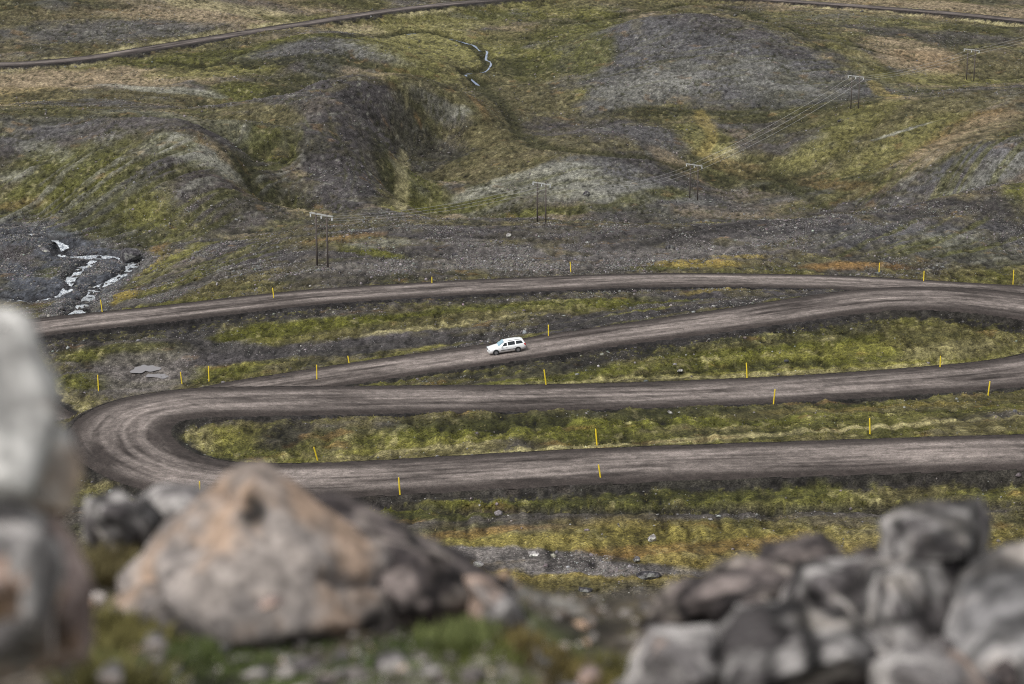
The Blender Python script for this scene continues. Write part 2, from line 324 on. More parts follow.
def surface(X, Y, fine=True, color=True):
    X = np.asarray(X, dtype=np.float64); Y = np.asarray(Y, dtype=np.float64)
    z = base(X, Y)
    mid = ss(350, 460, Y)
    big = fbm(X/26, Y/26, 3, 3); sm = fbm(X/7, Y/6.5, 3, 21)
    z = z+big*(0.25+0.75*mid)+sm*(0.10+0.22*mid)
    stk = 0
    for p, a in zip(STREAK, STDIR):
        m = p.m(X, Y, 0)
        wx = X+4*vn(X/30, Y/30, 77); wy = Y+4*vn(X/30, Y/30, 78)
        al = (wx*math.cos(a)+wy*math.sin(a)); ac = (-wx*math.sin(a)+wy*math.cos(a))
        s = 0.7*fbm(al/30, ac/2.6, 2, 31)+0.6*vn(al/14, ac/0.9, 35)*1.0
        z = z+m*s*0.5; stk = stk+m*s
    # brooks
    trm = []
    for R, w, dep, cls, k in TRF:
        d = look(R, X, Y, 'd', 1e3)
        wob = w*(1+0.4*vn(X/5, Y/5, 41))
        z = z-dep*(1-ss(0.3*wob, 1.4*wob, d)); trm.append((1-ss(0.5*wob, 1.5*wob, d))*k)
    for R, w in zip(RVF, RIVW):
        d = look(R, X, Y, 'd', 1e3); z = z-0.8*(1-ss(w*0.6, w*2.2, d))+(0.40*vn(X/1.6, Y/2.4, 43)+.42*vn(X/.7, Y/1.0, 44))*(1-ss(w, w*2.5, d))
    dp = np.hypot((X-PUD[0])/6.0, (Y-PUD[1])/9.0); z = np.where(dp < 2.2, z+(PUD[2]+0.0-0.35*(1-ss(0.5, 1.3, dp))-z)*(1-ss(1.1, 2.2, dp)), z)
    # roads
    d1 = look(RA, X, Y, 'd', 1e3); z1 = look(RA, X, Y, 'z', 0); h1 = look(RA, X, Y, 'hw', 4.5)
    d2 = look(RB, X, Y, 'd', 1e3); z2 = look(RB, X, Y, 'z', 0); h2 = look(RB, X, Y, 'hw', 4.5)
    rd = np.full(X.shape, 1e3)
    for (d, zr, hw, sl) in ((d1, z1, h1, 0.52), (d2, z2, h2, 0.45)):
        e = d-hw; ok = d < 30
        wob = 0.25*fbm(X/2.2, Y/2.2, 2, 51)
        lo = np.where(ok, zr-np.maximum(e, 0)*sl-0.03+wob*ss(0.3, 2, e), -1e4)
        hi = np.where(ok, zr+np.maximum(e-1.6, 0)*0.6-0.25*ss(0, 1.2, e)+wob*ss(1, 3, e), 1e4)
        z = np.where(ok, np.clip(z, np.minimum(lo, hi), np.maximum(hi, lo)), z)
        z = np.where(e < -0.25, zr-0.22, z)
        rd = np.minimum(rd, np.where(ok, e, 1e3))
    off = ss(0.1, 2.4, rd)
    if not fine: return z
    # colour
    nz = fbm(X/9, Y/10, 4, 61); V = Y*0.30+z*0.95; nf = fbm(X/1.0, V/.55, 4, 71); nm = fbm(X/4.2, Y/3.8, 3, 81); npx = vn(X/0.36, V/0.30, 83); npy = vn(X/0.75, V/0.55, 84)
    col = np.zeros(X.shape+(3,), np.float32); st = np.zeros(X.shape, np.float32); gr = np.zeros(X.shape, np.float32)
    def mix(cls, m):
        nonlocal col, st, gr
        m = np.clip(m, 0, 1).astype(np.float32)
        col = col*(1-m[..., None])+CLS[cls]*m[..., None]
        st = st*(1-m)+STONY.get(cls, 0)*m; gr = gr*(1-m)+GRASSY.get(cls, 0)*m
    mix('olive', np.ones(X.shape))
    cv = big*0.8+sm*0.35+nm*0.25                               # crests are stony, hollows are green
    mix('gravel', ss(-0.05, 0.35, cv)*0.8); mix('moss', ss(0.05, 0.5, -cv)*(0.7-.3*mid)); mix('tan', ss(0.1, 0.6, fbm(X/14, Y/12, 3, 105))*0.5*mid); mix('gravel', ss(-.1, .5, fbm(X/18, Y/15, 4, 107))*0.55*mid); mix('dmoss_shade', ss(0.15, 0.6, fbm(X/8, Y/6, 3, 101))*0.6)
    jit = nz*0.55+nm*0.35+nf*0.22
    for p in PT:
        # only where the patch can reach
        r = max(p.rx*p.mx, p.ry*p.my)*2.2+4
        sel = (np.abs(X-p.c[0]) < r+np.abs(Y-p.c[1])*0.25) & (np.abs(Y-p.c[1]) < r)
        if not sel.any(): continue
        m = p.m(X[sel], Y[sel], jit[sel])
        full = np.zeros(X.shape, np.float32); full[sel] = m
        mix(p.cls, full)
    mix('dmoss_shade', ss(.25, .85, -cv)*.5*mid); mix('grey', ss(.4, 1.0, cv)*.45*mid)  # mossy hollows darkened further to paint ambient shade into the colour; crests grey
    # streaky vegetation: hollows of grooves green, ribs grey/lichen
    mix('moss', ss(0.05, 0.45, -stk)*0.6); mix('dmoss_shade', ss(0.35, 0.8, -stk)*0.6); mix('gravel', ss(0.1, 0.5, stk)*0.35); mix('lichen', ss(0.3, 0.8, stk+0.3*nf)*0.35)
    # speckle
    mix('dmoss_shade', ss(0.25, 0.8, fbm(X/2.6, Y/2.4, 3, 111))*0.55*np.clip(gr*1.3, 0, 1))
    mix('straw', ss(0.42, 0.9, fbm(X/1.1, Y/2.0, 3, 121))*0.5*np.clip(gr, 0, 1))
    mix('dmoss_shade', ss(0.30, 0.75, vn(X/.55, V/.5, 113)*.75+.4*fbm(X/6, Y/5, 3, 114))*0.75*mid)
    mix('lichen', ss(0.5, 0.95, fbm(X/1.3, V/.8, 3, 131))*0.55*np.clip(st, 0, 1)*mid)
    mix('olive', ss(0.35, 0.8, fbm(X/6, V/2.0, 3, 141))*0.55*np.clip(st, 0, 1))
    mix('dark', ss(0.45, 0.9, fbm(X/3.5, V/1.2, 3, 151))*0.5*np.clip(st, 0, 1))
    mix('orange', ss(0.66, 1.0, fbm(X/4, Y/4, 3, 161))*0.35)
    for t, (_, _, _, cls, _) in zip(trm, TRF): mix(cls, t)
    for R, w in zip(RVF, RIVW):
        d = look(R, X, Y, 'd', 1e3); mix('bluegrey', (1-ss(w*2, w*5, d))*.8); mix('dark', (1-ss(w*0.8, w*1.6, d))*.6)
    mix('mud', (1-ss(0.8, 1.3, dp+0.25*nm))*.8)
    # road shoulders: dark crushed rock; verge of tufts further down
    dn = look(RA, X, Y+0.7, 'd', 1e3); near = np.where((rd < 30) & (Y < 400), ss(0.0, 0.35, d1-dn), 0)
    wv = 0.5+1.0*nm+0.6*nz+np.where(Y < 207, .4, 2.0)*near
    mix('dark', (1-ss(wv, wv+1.6, rd+0.8*nf))*np.where(rd < 50, .93, 0))
    mix('straw', ss(1.0, 1.6, rd+.5*nf)*(1-ss(2.2, 3.8, rd+.8*nm))*(1-near)*ss(-.25, .35, fbm(X/25, Y/25, 2, 181))*.8)
    mix('lime', ss(0.35, 0.75, vn(X/.30, Y/.55, 191))*ss(0.5, 2.0, rd)*(1-ss(5, 8, rd))*.45)
    mix('olive', ss(0.5, 0.9, fbm(X/0.9, Y/1.3, 2, 171))*ss(1.2, 4, rd)*(1-ss(5, 8, rd))*.6)
    col = col*(1+0.36*npx+0.32*npy+0.38*nf)[..., None]*(1+0.16*nz+.22*nm)[..., None]
    nrm = (1-ss(300, 420, Y)); col = col*(1+0.30*nrm*vn(X/.15, Y/.42, 87))[..., None]
    gy = col.mean(-1, keepdims=True); col = col*(1-.15*mid[..., None])+gy*.15*mid[..., None]*np.array([1.04, 1.0, .96], np.float32)
    col = np.clip(col*(1+.02*mid)[..., None], 0.006, 0.8)
    # small relief
    z = z+off*(nf*(0.14+0.10*np.clip(gr, 0, 1))+npy*(0.08+0.06*gr)+nm*0.20)*(1-0.35*mid)*np.where(dp < 1.6, .45, 1)
    return z, col, st*ss(0.2, 1.0, rd), gr*ss(0.8, 2.2, rd), rd

# ------------------------------------------------------------------ materials
def newmat(name):
    m = D.materials.new(name); m.use_nodes = True; nt = m.node_tree; b = nt.nodes['Principled BSDF']
    return m, nt, b
def nd(nt, typ, **kw):
    n = nt.nodes.new(typ)
    for k, v in kw.items():
        if k in n.inputs.keys(): n.inputs[k].default_value = v
        else: setattr(n, k, v)
    return n
def simple(name, col, rough=.5, metal=0, noise=0.0, scale=20, coat=0):
    m, nt, b = newmat(name); b.inputs['Roughness'].default_value = rough; b.inputs['Metallic'].default_value = metal
    b.inputs['Base Color'].default_value = (*col, 1)
    if coat: b.inputs['Coat Weight'].default_value = coat
    if noise:
        tc = nd(nt, 'ShaderNodeTexCoord'); n = nd(nt, 'ShaderNodeTexNoise', Scale=scale, Detail=6.0)
        nt.links.new(tc.outputs['Object'], n.inputs['Vector'])
        mx = nd(nt, 'ShaderNodeMixRGB'); mx.inputs[1].default_value = tuple(c*(1-noise) for c in col)+(1,); mx.inputs[2].default_value = tuple(min(1, c*(1+noise)) for c in col)+(1,)
        nt.links.new(n.outputs[0], mx.inputs[0]); nt.links.new(mx.outputs[0], b.inputs['Base Color'])
    return m
def ground_mat(name, s1=1.6, s2=5.0, bump=0.35, lo=0.45, hi=1.6, dist=0.25):
    m, nt, b = newmat(name); b.inputs['Roughness'].default_value = .95; b.inputs['Specular IOR Level'].default_value = .15
    at_ = nd(nt, 'ShaderNodeAttribute', attribute_name='cover'); tc = nd(nt, 'ShaderNodeTexCoord')
    n1 = nd(nt, 'ShaderNodeTexNoise', Scale=s1, Detail=5.0, Roughness=.8); n2 = nd(nt, 'ShaderNodeTexNoise', Scale=s2, Detail=3.0, Roughness=.7)
    for n in (n1, n2): nt.links.new(tc.outputs['Object'], n.inputs['Vector'])
    r1 = nd(nt, 'ShaderNodeMapRange'); r1.inputs['From Min'].default_value = .36; r1.inputs['From Max'].default_value = .64; r1.inputs['To Min'].default_value = lo; r1.inputs['To Max'].default_value = hi
    nt.links.new(n1.outputs[0], r1.inputs['Value'])
    r2 = nd(nt, 'ShaderNodeMapRange'); r2.inputs['From Min'].default_value = .36; r2.inputs['From Max'].default_value = .64; r2.inputs['To Min'].default_value = lo; r2.inputs['To Max'].default_value = hi
    nt.links.new(n2.outputs[0], r2.inputs['Value'])
    mu = nd(nt, 'ShaderNodeMath', operation='MULTIPLY'); nt.links.new(r1.outputs[0], mu.inputs[0]); nt.links.new(r2.outputs[0], mu.inputs[1])
    vm = nd(nt, 'ShaderNodeVectorMath', operation='SCALE'); nt.links.new(at_.outputs['Color'], vm.inputs[0]); nt.links.new(mu.outputs[0], vm.inputs['Scale'])
    nt.links.new(vm.outputs[0], b.inputs['Base Color'])
    bp = nd(nt, 'ShaderNodeBump', Strength=bump, Distance=dist); nt.links.new(mu.outputs[0], bp.inputs['Height']); nt.links.new(bp.outputs[0], b.inputs['Normal'])
    return m
M_GROUND = ground_mat('moor_ground', 1.6, 6.0, .6, .5, 1.6, .2)
M_ROAD = ground_mat('gravel_track', 3.0, 9.0, .4, .75, 1.3, .05)
M_STONE = ground_mat('loose_stone', 3.0, 5.0, .3, .6, 1.5, .05)
def water_mat(name, foam, col):
    m, nt, b = newmat(name); b.inputs['Roughness'].default_value = .12
    tc = nd(nt, 'ShaderNodeTexCoord'); n = nd(nt, 'ShaderNodeTexNoise', Scale=3.2, Detail=4.0, Roughness=.75); nt.links.new(tc.outputs['Object'], n.inputs['Vector'])
    cr = nd(nt, 'ShaderNodeValToRGB'); cr.color_ramp.elements[0].position = foam-.1; cr.color_ramp.elements[0].color = (*col, 1); cr.color_ramp.elements[1].position = foam+.08; cr.color_ramp.elements[1].color = (.75, .78, .80, 1)
    nt.links.new(n.outputs[0], cr.inputs[0]); nt.links.new(cr.outputs[0], b.inputs['Base Color'])
    bp = nd(nt, 'ShaderNodeBump', Strength=.3, Distance=.2); nt.links.new(n.outputs[0], bp.inputs['Height']); nt.links.new(bp.outputs[0], b.inputs['Normal'])
    return m
M_RIVER = water_mat('river_water', .52, (.06, .08, .11)); M_BROOK = water_mat('brook_water', .66, (.16, .20, .28))

# ------------------------------------------------------------------ terrain sheet
dense = np.arange(-0.262, 0.262, 1/FPX*1.02)
edge = 0.262+np.cumsum(np.geomspace(0.0007, 0.35, 34))
cols = np.r_[-edge[::-1], dense, edge]
rows = np.r_[np.arange(9, 140, 3.0), np.arange(140, 430, 0.40), np.arange(430, 830, 0.68), 830+np.cumsum(np.geomspace(1, 420, 48))]
GXX = cols[None, :]*(rows[:, None]+0); GYY = rows[:, None]+0*cols[None, :]
nr, nc = GXX.shape
Z = np.empty((nr, nc)); CC = np.empty((nr, nc, 3), np.float32)
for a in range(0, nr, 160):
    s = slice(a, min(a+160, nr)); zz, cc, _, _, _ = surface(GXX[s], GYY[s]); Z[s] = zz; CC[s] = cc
idx = np.arange(nr*nc, dtype=np.int32).reshape(nr, nc)
F = np.stack([idx[:-1, :-1], idx[:-1, 1:], idx[1:, 1:], idx[1:, :-1]], -1).reshape(-1, 4)
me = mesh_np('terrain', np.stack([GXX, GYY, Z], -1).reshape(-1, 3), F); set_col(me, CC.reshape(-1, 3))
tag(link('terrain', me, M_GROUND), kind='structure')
print('terrain', nr, nc)
def hfull(X, Y): return surface(X, Y, fine=False)
def ground(px, py): return raycast(px, py, 0.0, hfull)

# ------------------------------------------------------------------ road ribbons
def ribbon(name, Q, S, across, ruts, seed, tone):
    T = np.gradient(Q[:, :2], axis=0); T /= np.linalg.norm(T, axis=1)[:, None]; N = np.c_[-T[:, 1], T[:, 0]]
    u = np.linspace(-1, 1, across); hw = Q[:, 3:4]
    off = u[None, :]*(hw+0.05)
    X = Q[:, :1]+N[:, :1]*off; Y = Q[:, 1:2]+N[:, 1:2]*off
    e = np.abs(off)-hw
    zc = Q[:, 2:3]+0.02-0.10*ss(-1.6, 0, e)+0.08*(1-(off/hw)**2)
    so = S[:, None]+0*off; wav = 0.55*vn(S/17, S*0, seed)[:, None]
    lane = np.zeros_like(off)
    for c, wdt, k in ruts: lane = np.maximum(lane, k*np.exp(-((off-c-wav-0.35*vn(so/22+c, so*0, seed+5))/wdt)**2)*(0.6+0.5*vn(so/9, so*0+c, seed+2)))
    fine = fbm(so/5.0, off/0.40, 4, seed+9); spk = fbm(X/.5, Y/.5, 3, seed+11); blot = fbm(so/11, off/1.6, 4, seed+13, .65)
    zc = zc-0.03*lane+0.015*fine
    pale = np.array([.262, .224, .203])*tone; dk = np.array([.038, .031, .028])*tone
    f = np.clip(0.26+0.46*lane+0.20*fine+0.44*blot, 0, 1)*(1-ss(.50, .86, np.abs(off)/hw+.10*blot+.04*spk))
    c = dk+(pale-dk)*f[..., None]; c = c*(1+0.34*spk)[..., None]
    n0, n1 = X.shape; idx = np.arange(n0*n1, dtype=np.int32).reshape(n0, n1)
    F = np.stack([idx[:-1, :-1], idx[1:, :-1], idx[1:, 1:], idx[:-1, 1:]], -1).reshape(-1, 4)
    me = mesh_np(name, np.stack([X, Y, zc], -1).reshape(-1, 3), F[:, ::-1]); set_col(me, np.clip(c, .01, .8).reshape(-1, 3))
    return tag(link(name, me, M_ROAD), kind='structure')
Q1d, S1d = road_path(SW, 0.45)
ribbon('gravel_road', Q1d, S1d, 45, [(-1.6,.6,.8),(-0.3,.35,.9),(0.5,.3,.6),(1.6,.6,.8)], 200, 1.0)
ribbon('distant_road', Q2, S2, 17, [(-1.0,.5,.8),(0.9,.5,.8)], 300, 0.8)

# ------------------------------------------------------------------ water
def water_ribbon(name, P, w, mat, seed, lift=-0.45):
    P = P.copy(); 
    T = np.gradient(P[:, :2], axis=0); T /= np.linalg.norm(T, axis=1)[:, None]; N = np.c_[-T[:, 1], T[:, 0]]
    s = np.arange(len(P)); ww = w*(0.75+0.45*vn(s/4.0, s*0.0, seed))
    u = np.linspace(-1, 1, 7)
    X = P[:, :1]+N[:, :1]*ww[:, None]*u; Y = P[:, 1:2]+N[:, 1:2]*ww[:, None]*u
    g = hfull(P[:, 0], P[:, 1]); 
    for _ in range(2): g[1:-1] = (g[:-2]+g[1:-1]+g[2:])/3
    Zw = (g+0.12)[:, None]+0*u+0.05*fbm(X, Y, 2, seed)
    n0, n1 = X.shape; idx = np.arange(n0*n1, dtype=np.int32).reshape(n0, n1)
    F = np.stack([idx[:-1, :-1], idx[:-1, 1:], idx[1:, 1:], idx[1:, :-1]], -1).reshape(-1, 4)
    return mesh_np(name, np.stack([X, Y, Zw], -1).reshape(-1, 3), F)
for P, w, i in zip(RIVP, RIVW, (1, 2, 3)):
    tag(link('river', water_ribbon('river', P, w, None, 400+i), M_RIVER), kind='structure')
for i, pts in enumerate(BRK):
    tag(link('stream', water_ribbon('stream', pline(pts, 1.0), .42, None, 420+i), M_BROOK), kind='structure')
puds = []
for (ox, oy, rx, ry, ph) in ((-.5, 1.6, 1.5, 2.0, 1.0), (1.5, -1.2, 1.25, 1.1, 2.2)):
    bm = bmesh.new(); vs = []
    for k in range(56):
        a = 2*math.pi*k/56; q = 0.9+0.25*math.sin(2*a+ph)+0.16*math.sin(3*a+2*ph)+.10*math.sin(7*a+ph)
        vs.append(bm.verts.new((PUD[0]+ox+q*rx*math.cos(a), PUD[1]+oy+q*ry*math.sin(a), PUD[2]-0.25)))
    bm.faces.new(vs); me = D.meshes.new('puddle'); bm.to_mesh(me); bm.free(); puds.append(me)
M_PUD, _nt, _b = newmat('puddle_water'); _b.inputs['Base Color'].default_value = (.16, .145, .145, 1); _b.inputs['Roughness'].default_value = .18
for me in puds: tag(link('puddle', me, M_PUD), kind='structure')

# ------------------------------------------------------------------ loose stones and tufts that nobody could count
ico = bmesh.new(); bmesh.ops.create_icosphere(ico, subdivisions=1, radius=1); ICOV = np.array([v.co[:] for v in ico.verts]); ICOF = np.array([[v.index for v in f.verts] for f in ico.faces]); ico.free()
def rand_ground(n, y0, y1, key):
    Y = np.sqrt(rng.uniform(y0**2, y1**2, n)); X = rng.uniform(-.25, .25, n)*Y
    return X, Y
def scatter_stones(name, X, Y, Zg, size, cols, mat):
    n = len(X); r = rng.uniform(0.72, 1.28, (n, 12, 1))
    V = ICOV[None]*r*rng.uniform(.55, 1.2, (n, 1, 3))
    V[..., 2] *= .75
    a = rng.uniform(0, 6.28, n); c, s = np.cos(a)[:, None], np.sin(a)[:, None]
    V = np.stack([V[..., 0]*c-V[..., 1]*s, V[..., 0]*s+V[..., 1]*c, V[..., 2]], -1)*size[:, None, None]
    V = V+np.stack([X, Y, Zg+size*0.22], -1)[:, None]
    F = (ICOF[None]+12*np.arange(n)[:, None, None]).reshape(-1, 3)
    me = mesh_np(name, V.reshape(-1, 3), F, smooth=False); set_col(me, np.repeat(cols, 12, axis=0))
    return link(name, me, mat)
SX, SY, SZ, SS, SCc = [], [], [], [], []
for (n, y0, y1, f) in ((160000, 145, 330, 1.0), (420000, 330, 460, 1.25), (420000, 460, 780, 1.9)):
    X, Y = rand_ground(n, y0, y1, None); z, c, st, gr, rd = surface(X, Y)
    clump = np.clip(0.35+0.9*fbm(X/6, Y/8, 3, 501), 0.05, 1)
    k = rng.uniform(0, 1, n) < np.clip(st, 0, 5)*clump*(0.6 if y0 < 460 else .4)
    X, Y, z = X[k], Y[k], z[k]; m = len(X)
    size = (0.045+0.060*rng.pareto(3.4, m))*f; size = np.clip(size, .03, .34)
    bl = np.exp(rng.normal(-.1, .36, m)); cc = np.array([.135, .127, .122])*(1.25 if y0 < 200 else 1.0)*bl[:, None]*(1+rng.normal(0, .05, (m, 3)))
    SX.append(X); SY.append(Y); SZ.append(z); SS.append(size); SCc.append(np.clip(cc, .03, .30))
X, Y, z, s_, c_ = map(np.concatenate, (SX, SY, SZ, SS, SCc))
print('stones', len(X))
tag(scatter_stones('scree', X, Y, z, s_, c_, M_STONE), 'grey loose stones strewn over the slopes and verges', 'scree', kind='stuff')

def scatter_tufts(name, X, Y, Zg, h, cols, mat, blades=7):
    n = len(X); b = blades
    a = rng.uniform(0, 6.28, (n, b)); lean = rng.uniform(.15, .9, (n, b)); hh = h[:, None]*rng.uniform(.6, 1.15, (n, b)); w = h[:, None]*rng.uniform(.10, .2, (n, b))
    bx = X[:, None]+np.cos(a)*h[:, None]*.22; by = Y[:, None]+np.sin(a)*h[:, None]*.22; bz = Zg[:, None]-0.03+0*a
    px, py = -np.sin(a)*w, np.cos(a)*w
    V = np.stack([np.stack([bx-px, by-py, bz], -1), np.stack([bx+px, by+py, bz], -1), np.stack([bx+np.cos(a)*hh*lean, by+np.sin(a)*hh*lean, bz+hh], -1)], 2)
    F = np.arange(n*b*3, dtype=np.int32).reshape(-1, 3)
    me = mesh_np(name, V.reshape(-1, 3), F, smooth=False)
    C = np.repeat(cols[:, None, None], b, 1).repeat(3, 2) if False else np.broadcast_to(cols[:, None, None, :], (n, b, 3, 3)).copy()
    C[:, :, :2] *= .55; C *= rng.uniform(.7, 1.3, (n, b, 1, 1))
    set_col(me, np.clip(C, .004, .8).reshape(-1, 3)); return link(name, me, mat)
m, nt, b = newmat('grass_blades'); b.inputs['Roughness'].default_value = .8; b.inputs['Specular IOR Level'].default_value = .1
a_ = nd(nt, 'ShaderNodeAttribute', attribute_name='cover'); nt.links.new(a_.outputs['Color'], b.inputs['Base Color']); M_BLADE = m
TX = []
for (n, y0, y1, f, pr) in ((190000, 145, 345, .17, .42), (90000, 345, 640, .26, .3)):
    X, Y = rand_ground(n, y0, y1, None); z, c, st, gr, rd = surface(X, Y)
    cl = np.clip(.3+fbm(X/4, Y/5, 3, 601), 0, 1)
    verge = np.where((rd > 1.5) & (rd < 7), .35*cl, 0)
    k = rng.uniform(0, 1, n) < np.clip(gr*cl+verge, 0, 1)*pr
    m_ = k.sum(); h = f*rng.uniform(.5, 1.5, m_)
    cc = c[k].astype(float)*1.25+np.array([.02, .02, .004]); dry = rng.uniform(0, 1, m_) < .16
    cc[dry] = np.array([.26, .225, .11])*rng.uniform(.7, 1.2, (dry.sum(), 1))
    TX.append((X[k], Y[k], z[k], h, cc))
X, Y, z, h, c = [np.concatenate(t) for t in zip(*TX)]
print('tufts', len(X))
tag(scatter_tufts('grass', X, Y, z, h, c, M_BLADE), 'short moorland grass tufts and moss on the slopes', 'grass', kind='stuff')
CU = []
for (n, y0, y1, f, pr) in ((230000, 145, 345, .075, .55), (330000, 345, 760, .15, .5)):
    X, Y = rand_ground(n, y0, y1, None); z, c, st, gr, rd = surface(X, Y)
    cl = np.clip(.45+.9*fbm(X/3, Y/4, 3, 651), 0, 1)
    k = (rng.uniform(0, 1, n) < np.clip(gr, .15, 1)*cl*pr) & (rd > .8)
    m_ = k.sum(); CU.append((X[k], Y[k], z[k]-f*.3, f*rng.uniform(.6, 1.9, m_), np.clip(c[k]*rng.uniform(.55, 1.45, (m_, 1)), .008, .4)))
X, Y, z, h, c = [np.concatenate(t) for t in zip(*CU)]
print('cushions', len(X))
M_CUSH = ground_mat('moss_cushion', 5.0, 11.0, .3, .75, 1.3, .03)
o = scatter_stones('moss_cushions', X, Y, z, h, c, M_CUSH); tag(o, 'low moss and heather cushions covering the ground between the roads and on the hills', 'moss', kind='stuff')
o.data.polygons.foreach_set('use_smooth', np.ones(len(o.data.polygons), dtype=bool))
#PART2
# ------------------------------------------------------------------ rocks
def rock_mat(name, c1, c2, c3, s=5.0, spots=0.0, bump=.4, bs=.02, near=None, crack=0):
    near = s > 3 if near is None else near
    m, nt, b = newmat(name); b.inputs['Roughness'].default_value = .92; b.inputs['Specular IOR Level'].default_value = .2
    tc = nd(nt, 'ShaderNodeTexCoord'); L_ = nt.links.new
    n1 = nd(nt, 'ShaderNodeTexNoise', Scale=s, Detail=3.0 if s > 3 else 8.0, Roughness=.6); n2 = nd(nt, 'ShaderNodeTexNoise', Scale=s*.45, Detail=4.0, Roughness=.6); n3 = nd(nt, 'ShaderNodeTexNoise', Scale=s*3, Detail=2.0 if s > 3 else 8.0, Roughness=.75)
    for n in (n1, n2, n3): L_(tc.outputs['Object'], n.inputs['Vector'])
    r1 = nd(nt, 'ShaderNodeValToRGB'); r1.color_ramp.elements[0].position = .44; r1.color_ramp.elements[1].position = .57
    r1.color_ramp.elements[0].color = (*c1, 1); r1.color_ramp.elements[1].color = (*c2, 1); L_(n1.outputs[0], r1.inputs[0])
    r2 = nd(nt, 'ShaderNodeMapRange'); r2.inputs['From Min'].default_value = .52; r2.inputs['From Max'].default_value = .62; L_(n2.outputs[0], r2.inputs['Value'])
    mx = nd(nt, 'ShaderNodeMixRGB'); mx.inputs[2].default_value = (*c3, 1); L_(r2.outputs[0], mx.inputs[0]); L_(r1.outputs[0], mx.inputs[1])
    r3 = nd(nt, 'ShaderNodeMapRange'); r3.inputs['From Min'].default_value = .38; r3.inputs['From Max'].default_value = .62; r3.inputs['To Min'].default_value = .7 if near else .35; r3.inputs['To Max'].default_value = 1.3 if near else 1.7; L_(n3.outputs[0], r3.inputs['Value'])
    vm = nd(nt, 'ShaderNodeVectorMath', operation='SCALE'); L_(mx.outputs[0], vm.inputs[0]); L_(r3.outputs[0], vm.inputs['Scale']); out = vm.outputs[0]
    if spots:
        vo = nd(nt, 'ShaderNodeTexVoronoi', Scale=spots); vo.voronoi_dimensions = '2D'; sx = nd(nt, 'ShaderNodeSeparateXYZ'); cx_ = nd(nt, 'ShaderNodeCombineXYZ'); L_(tc.outputs['Object'], sx.inputs[0]); L_(sx.outputs[0], cx_.inputs[0]); L_(sx.outputs[2], cx_.inputs[1]); L_(cx_.outputs[0], vo.inputs['Vector'])
        r4 = nd(nt, 'ShaderNodeMapRange'); r4.inputs['From Min'].default_value = .08; r4.inputs['From Max'].default_value = .17; r4.inputs['To Min'].default_value = .12; r4.inputs['To Max'].default_value = 1.0; L_(vo.outputs['Distance'], r4.inputs['Value'])
        v2 = nd(nt, 'ShaderNodeVectorMath', operation='SCALE'); L_(out, v2.inputs[0]); L_(r4.outputs[0], v2.inputs['Scale']); out = v2.outputs[0]
    if crack:
        wn = nd(nt, 'ShaderNodeTexNoise', Scale=6.0, Detail=2.0); L_(tc.outputs['Object'], wn.inputs['Vector'])
        wv_ = nd(nt, 'ShaderNodeVectorMath', operation='SCALE'); wv_.inputs['Scale'].default_value = .12; L_(wn.outputs['Color'], wv_.inputs[0])
        wa = nd(nt, 'ShaderNodeVectorMath', operation='ADD'); L_(tc.outputs['Object'], wa.inputs[0]); L_(wv_.outputs[0], wa.inputs[1])
        vc = nd(nt, 'ShaderNodeTexVoronoi', Scale=crack); vc.feature = 'DISTANCE_TO_EDGE'; L_(wa.outputs[0], vc.inputs['Vector'])
        r5 = nd(nt, 'ShaderNodeMapRange'); r5.inputs['From Min'].default_value = .02; r5.inputs['From Max'].default_value = .10; r5.inputs['To Min'].default_value = .25; r5.inputs['To Max'].default_value = 1.0; L_(vc.outputs['Distance'], r5.inputs['Value'])
        vo2 = nd(nt, 'ShaderNodeTexVoronoi', Scale=crack); L_(wa.outputs[0], vo2.inputs['Vector']); sp = nd(nt, 'ShaderNodeSeparateXYZ'); L_(vo2.outputs['Color'], sp.inputs[0])
        r6 = nd(nt, 'ShaderNodeMapRange'); r6.inputs['To Min'].default_value = .7; r6.inputs['To Max'].default_value = 1.4; L_(sp.outputs[0], r6.inputs['Value'])
        mm = nd(nt, 'ShaderNodeMath', operation='MULTIPLY'); L_(r5.outputs[0], mm.inputs[0]); L_(r6.outputs[0], mm.inputs[1])
        v3 = nd(nt, 'ShaderNodeVectorMath', operation='SCALE'); L_(out, v3.inputs[0]); L_(mm.outputs[0], v3.inputs['Scale']); out = v3.outputs[0]
    L_(out, b.inputs['Base Color'])
    bp = nd(nt, 'ShaderNodeBump', Strength=bump, Distance=bs); L_(n3.outputs[0], bp.inputs['Height']); L_(bp.outputs[0], b.inputs['Normal'])
    return m
R_DARK = rock_mat('dark_basalt', (.035,.033,.036), (.085,.08,.085), (.13,.13,.12), 1.5, bump=.5, bs=.1)
R_MID = rock_mat('grey_basalt', (.09,.085,.088), (.17,.16,.165), (.24,.24,.21), 1.5, bump=.5, bs=.1)
R_PALE = rock_mat('pale_basalt', (.22,.205,.20), (.36,.34,.33), (.42,.42,.38), 1.5, bump=.5, bs=.1)
def boulder_mesh(name, size, seed, sq=(1, .8, .7), lo=.42):
    bm = bmesh.new(); bmesh.ops.create_icosphere(bm, subdivisions=4, radius=1)
    r = random.Random(seed)
    pl = [(Vector((r.gauss(0, 1), r.gauss(0, 1), r.gauss(0, .8))).normalized(), r.uniform(lo, .8)) for _ in range(14)]
    for v in bm.verts:
        p = v.co.copy()
        for n, d in pl:
            t = p.dot(n)
            if t > d: p -= n*(t-d)*.92
        p *= 1+.10*mnoise.fractal(p*1.8+Vector((seed, 0, 0)), 1, 2, 4)
        v.co = Vector((p.x*sq[0], p.y*sq[1], p.z*sq[2]))*size
    for f in bm.faces: f.smooth = False
    me = D.meshes.new(name); bm.to_mesh(me); bm.free(); return me
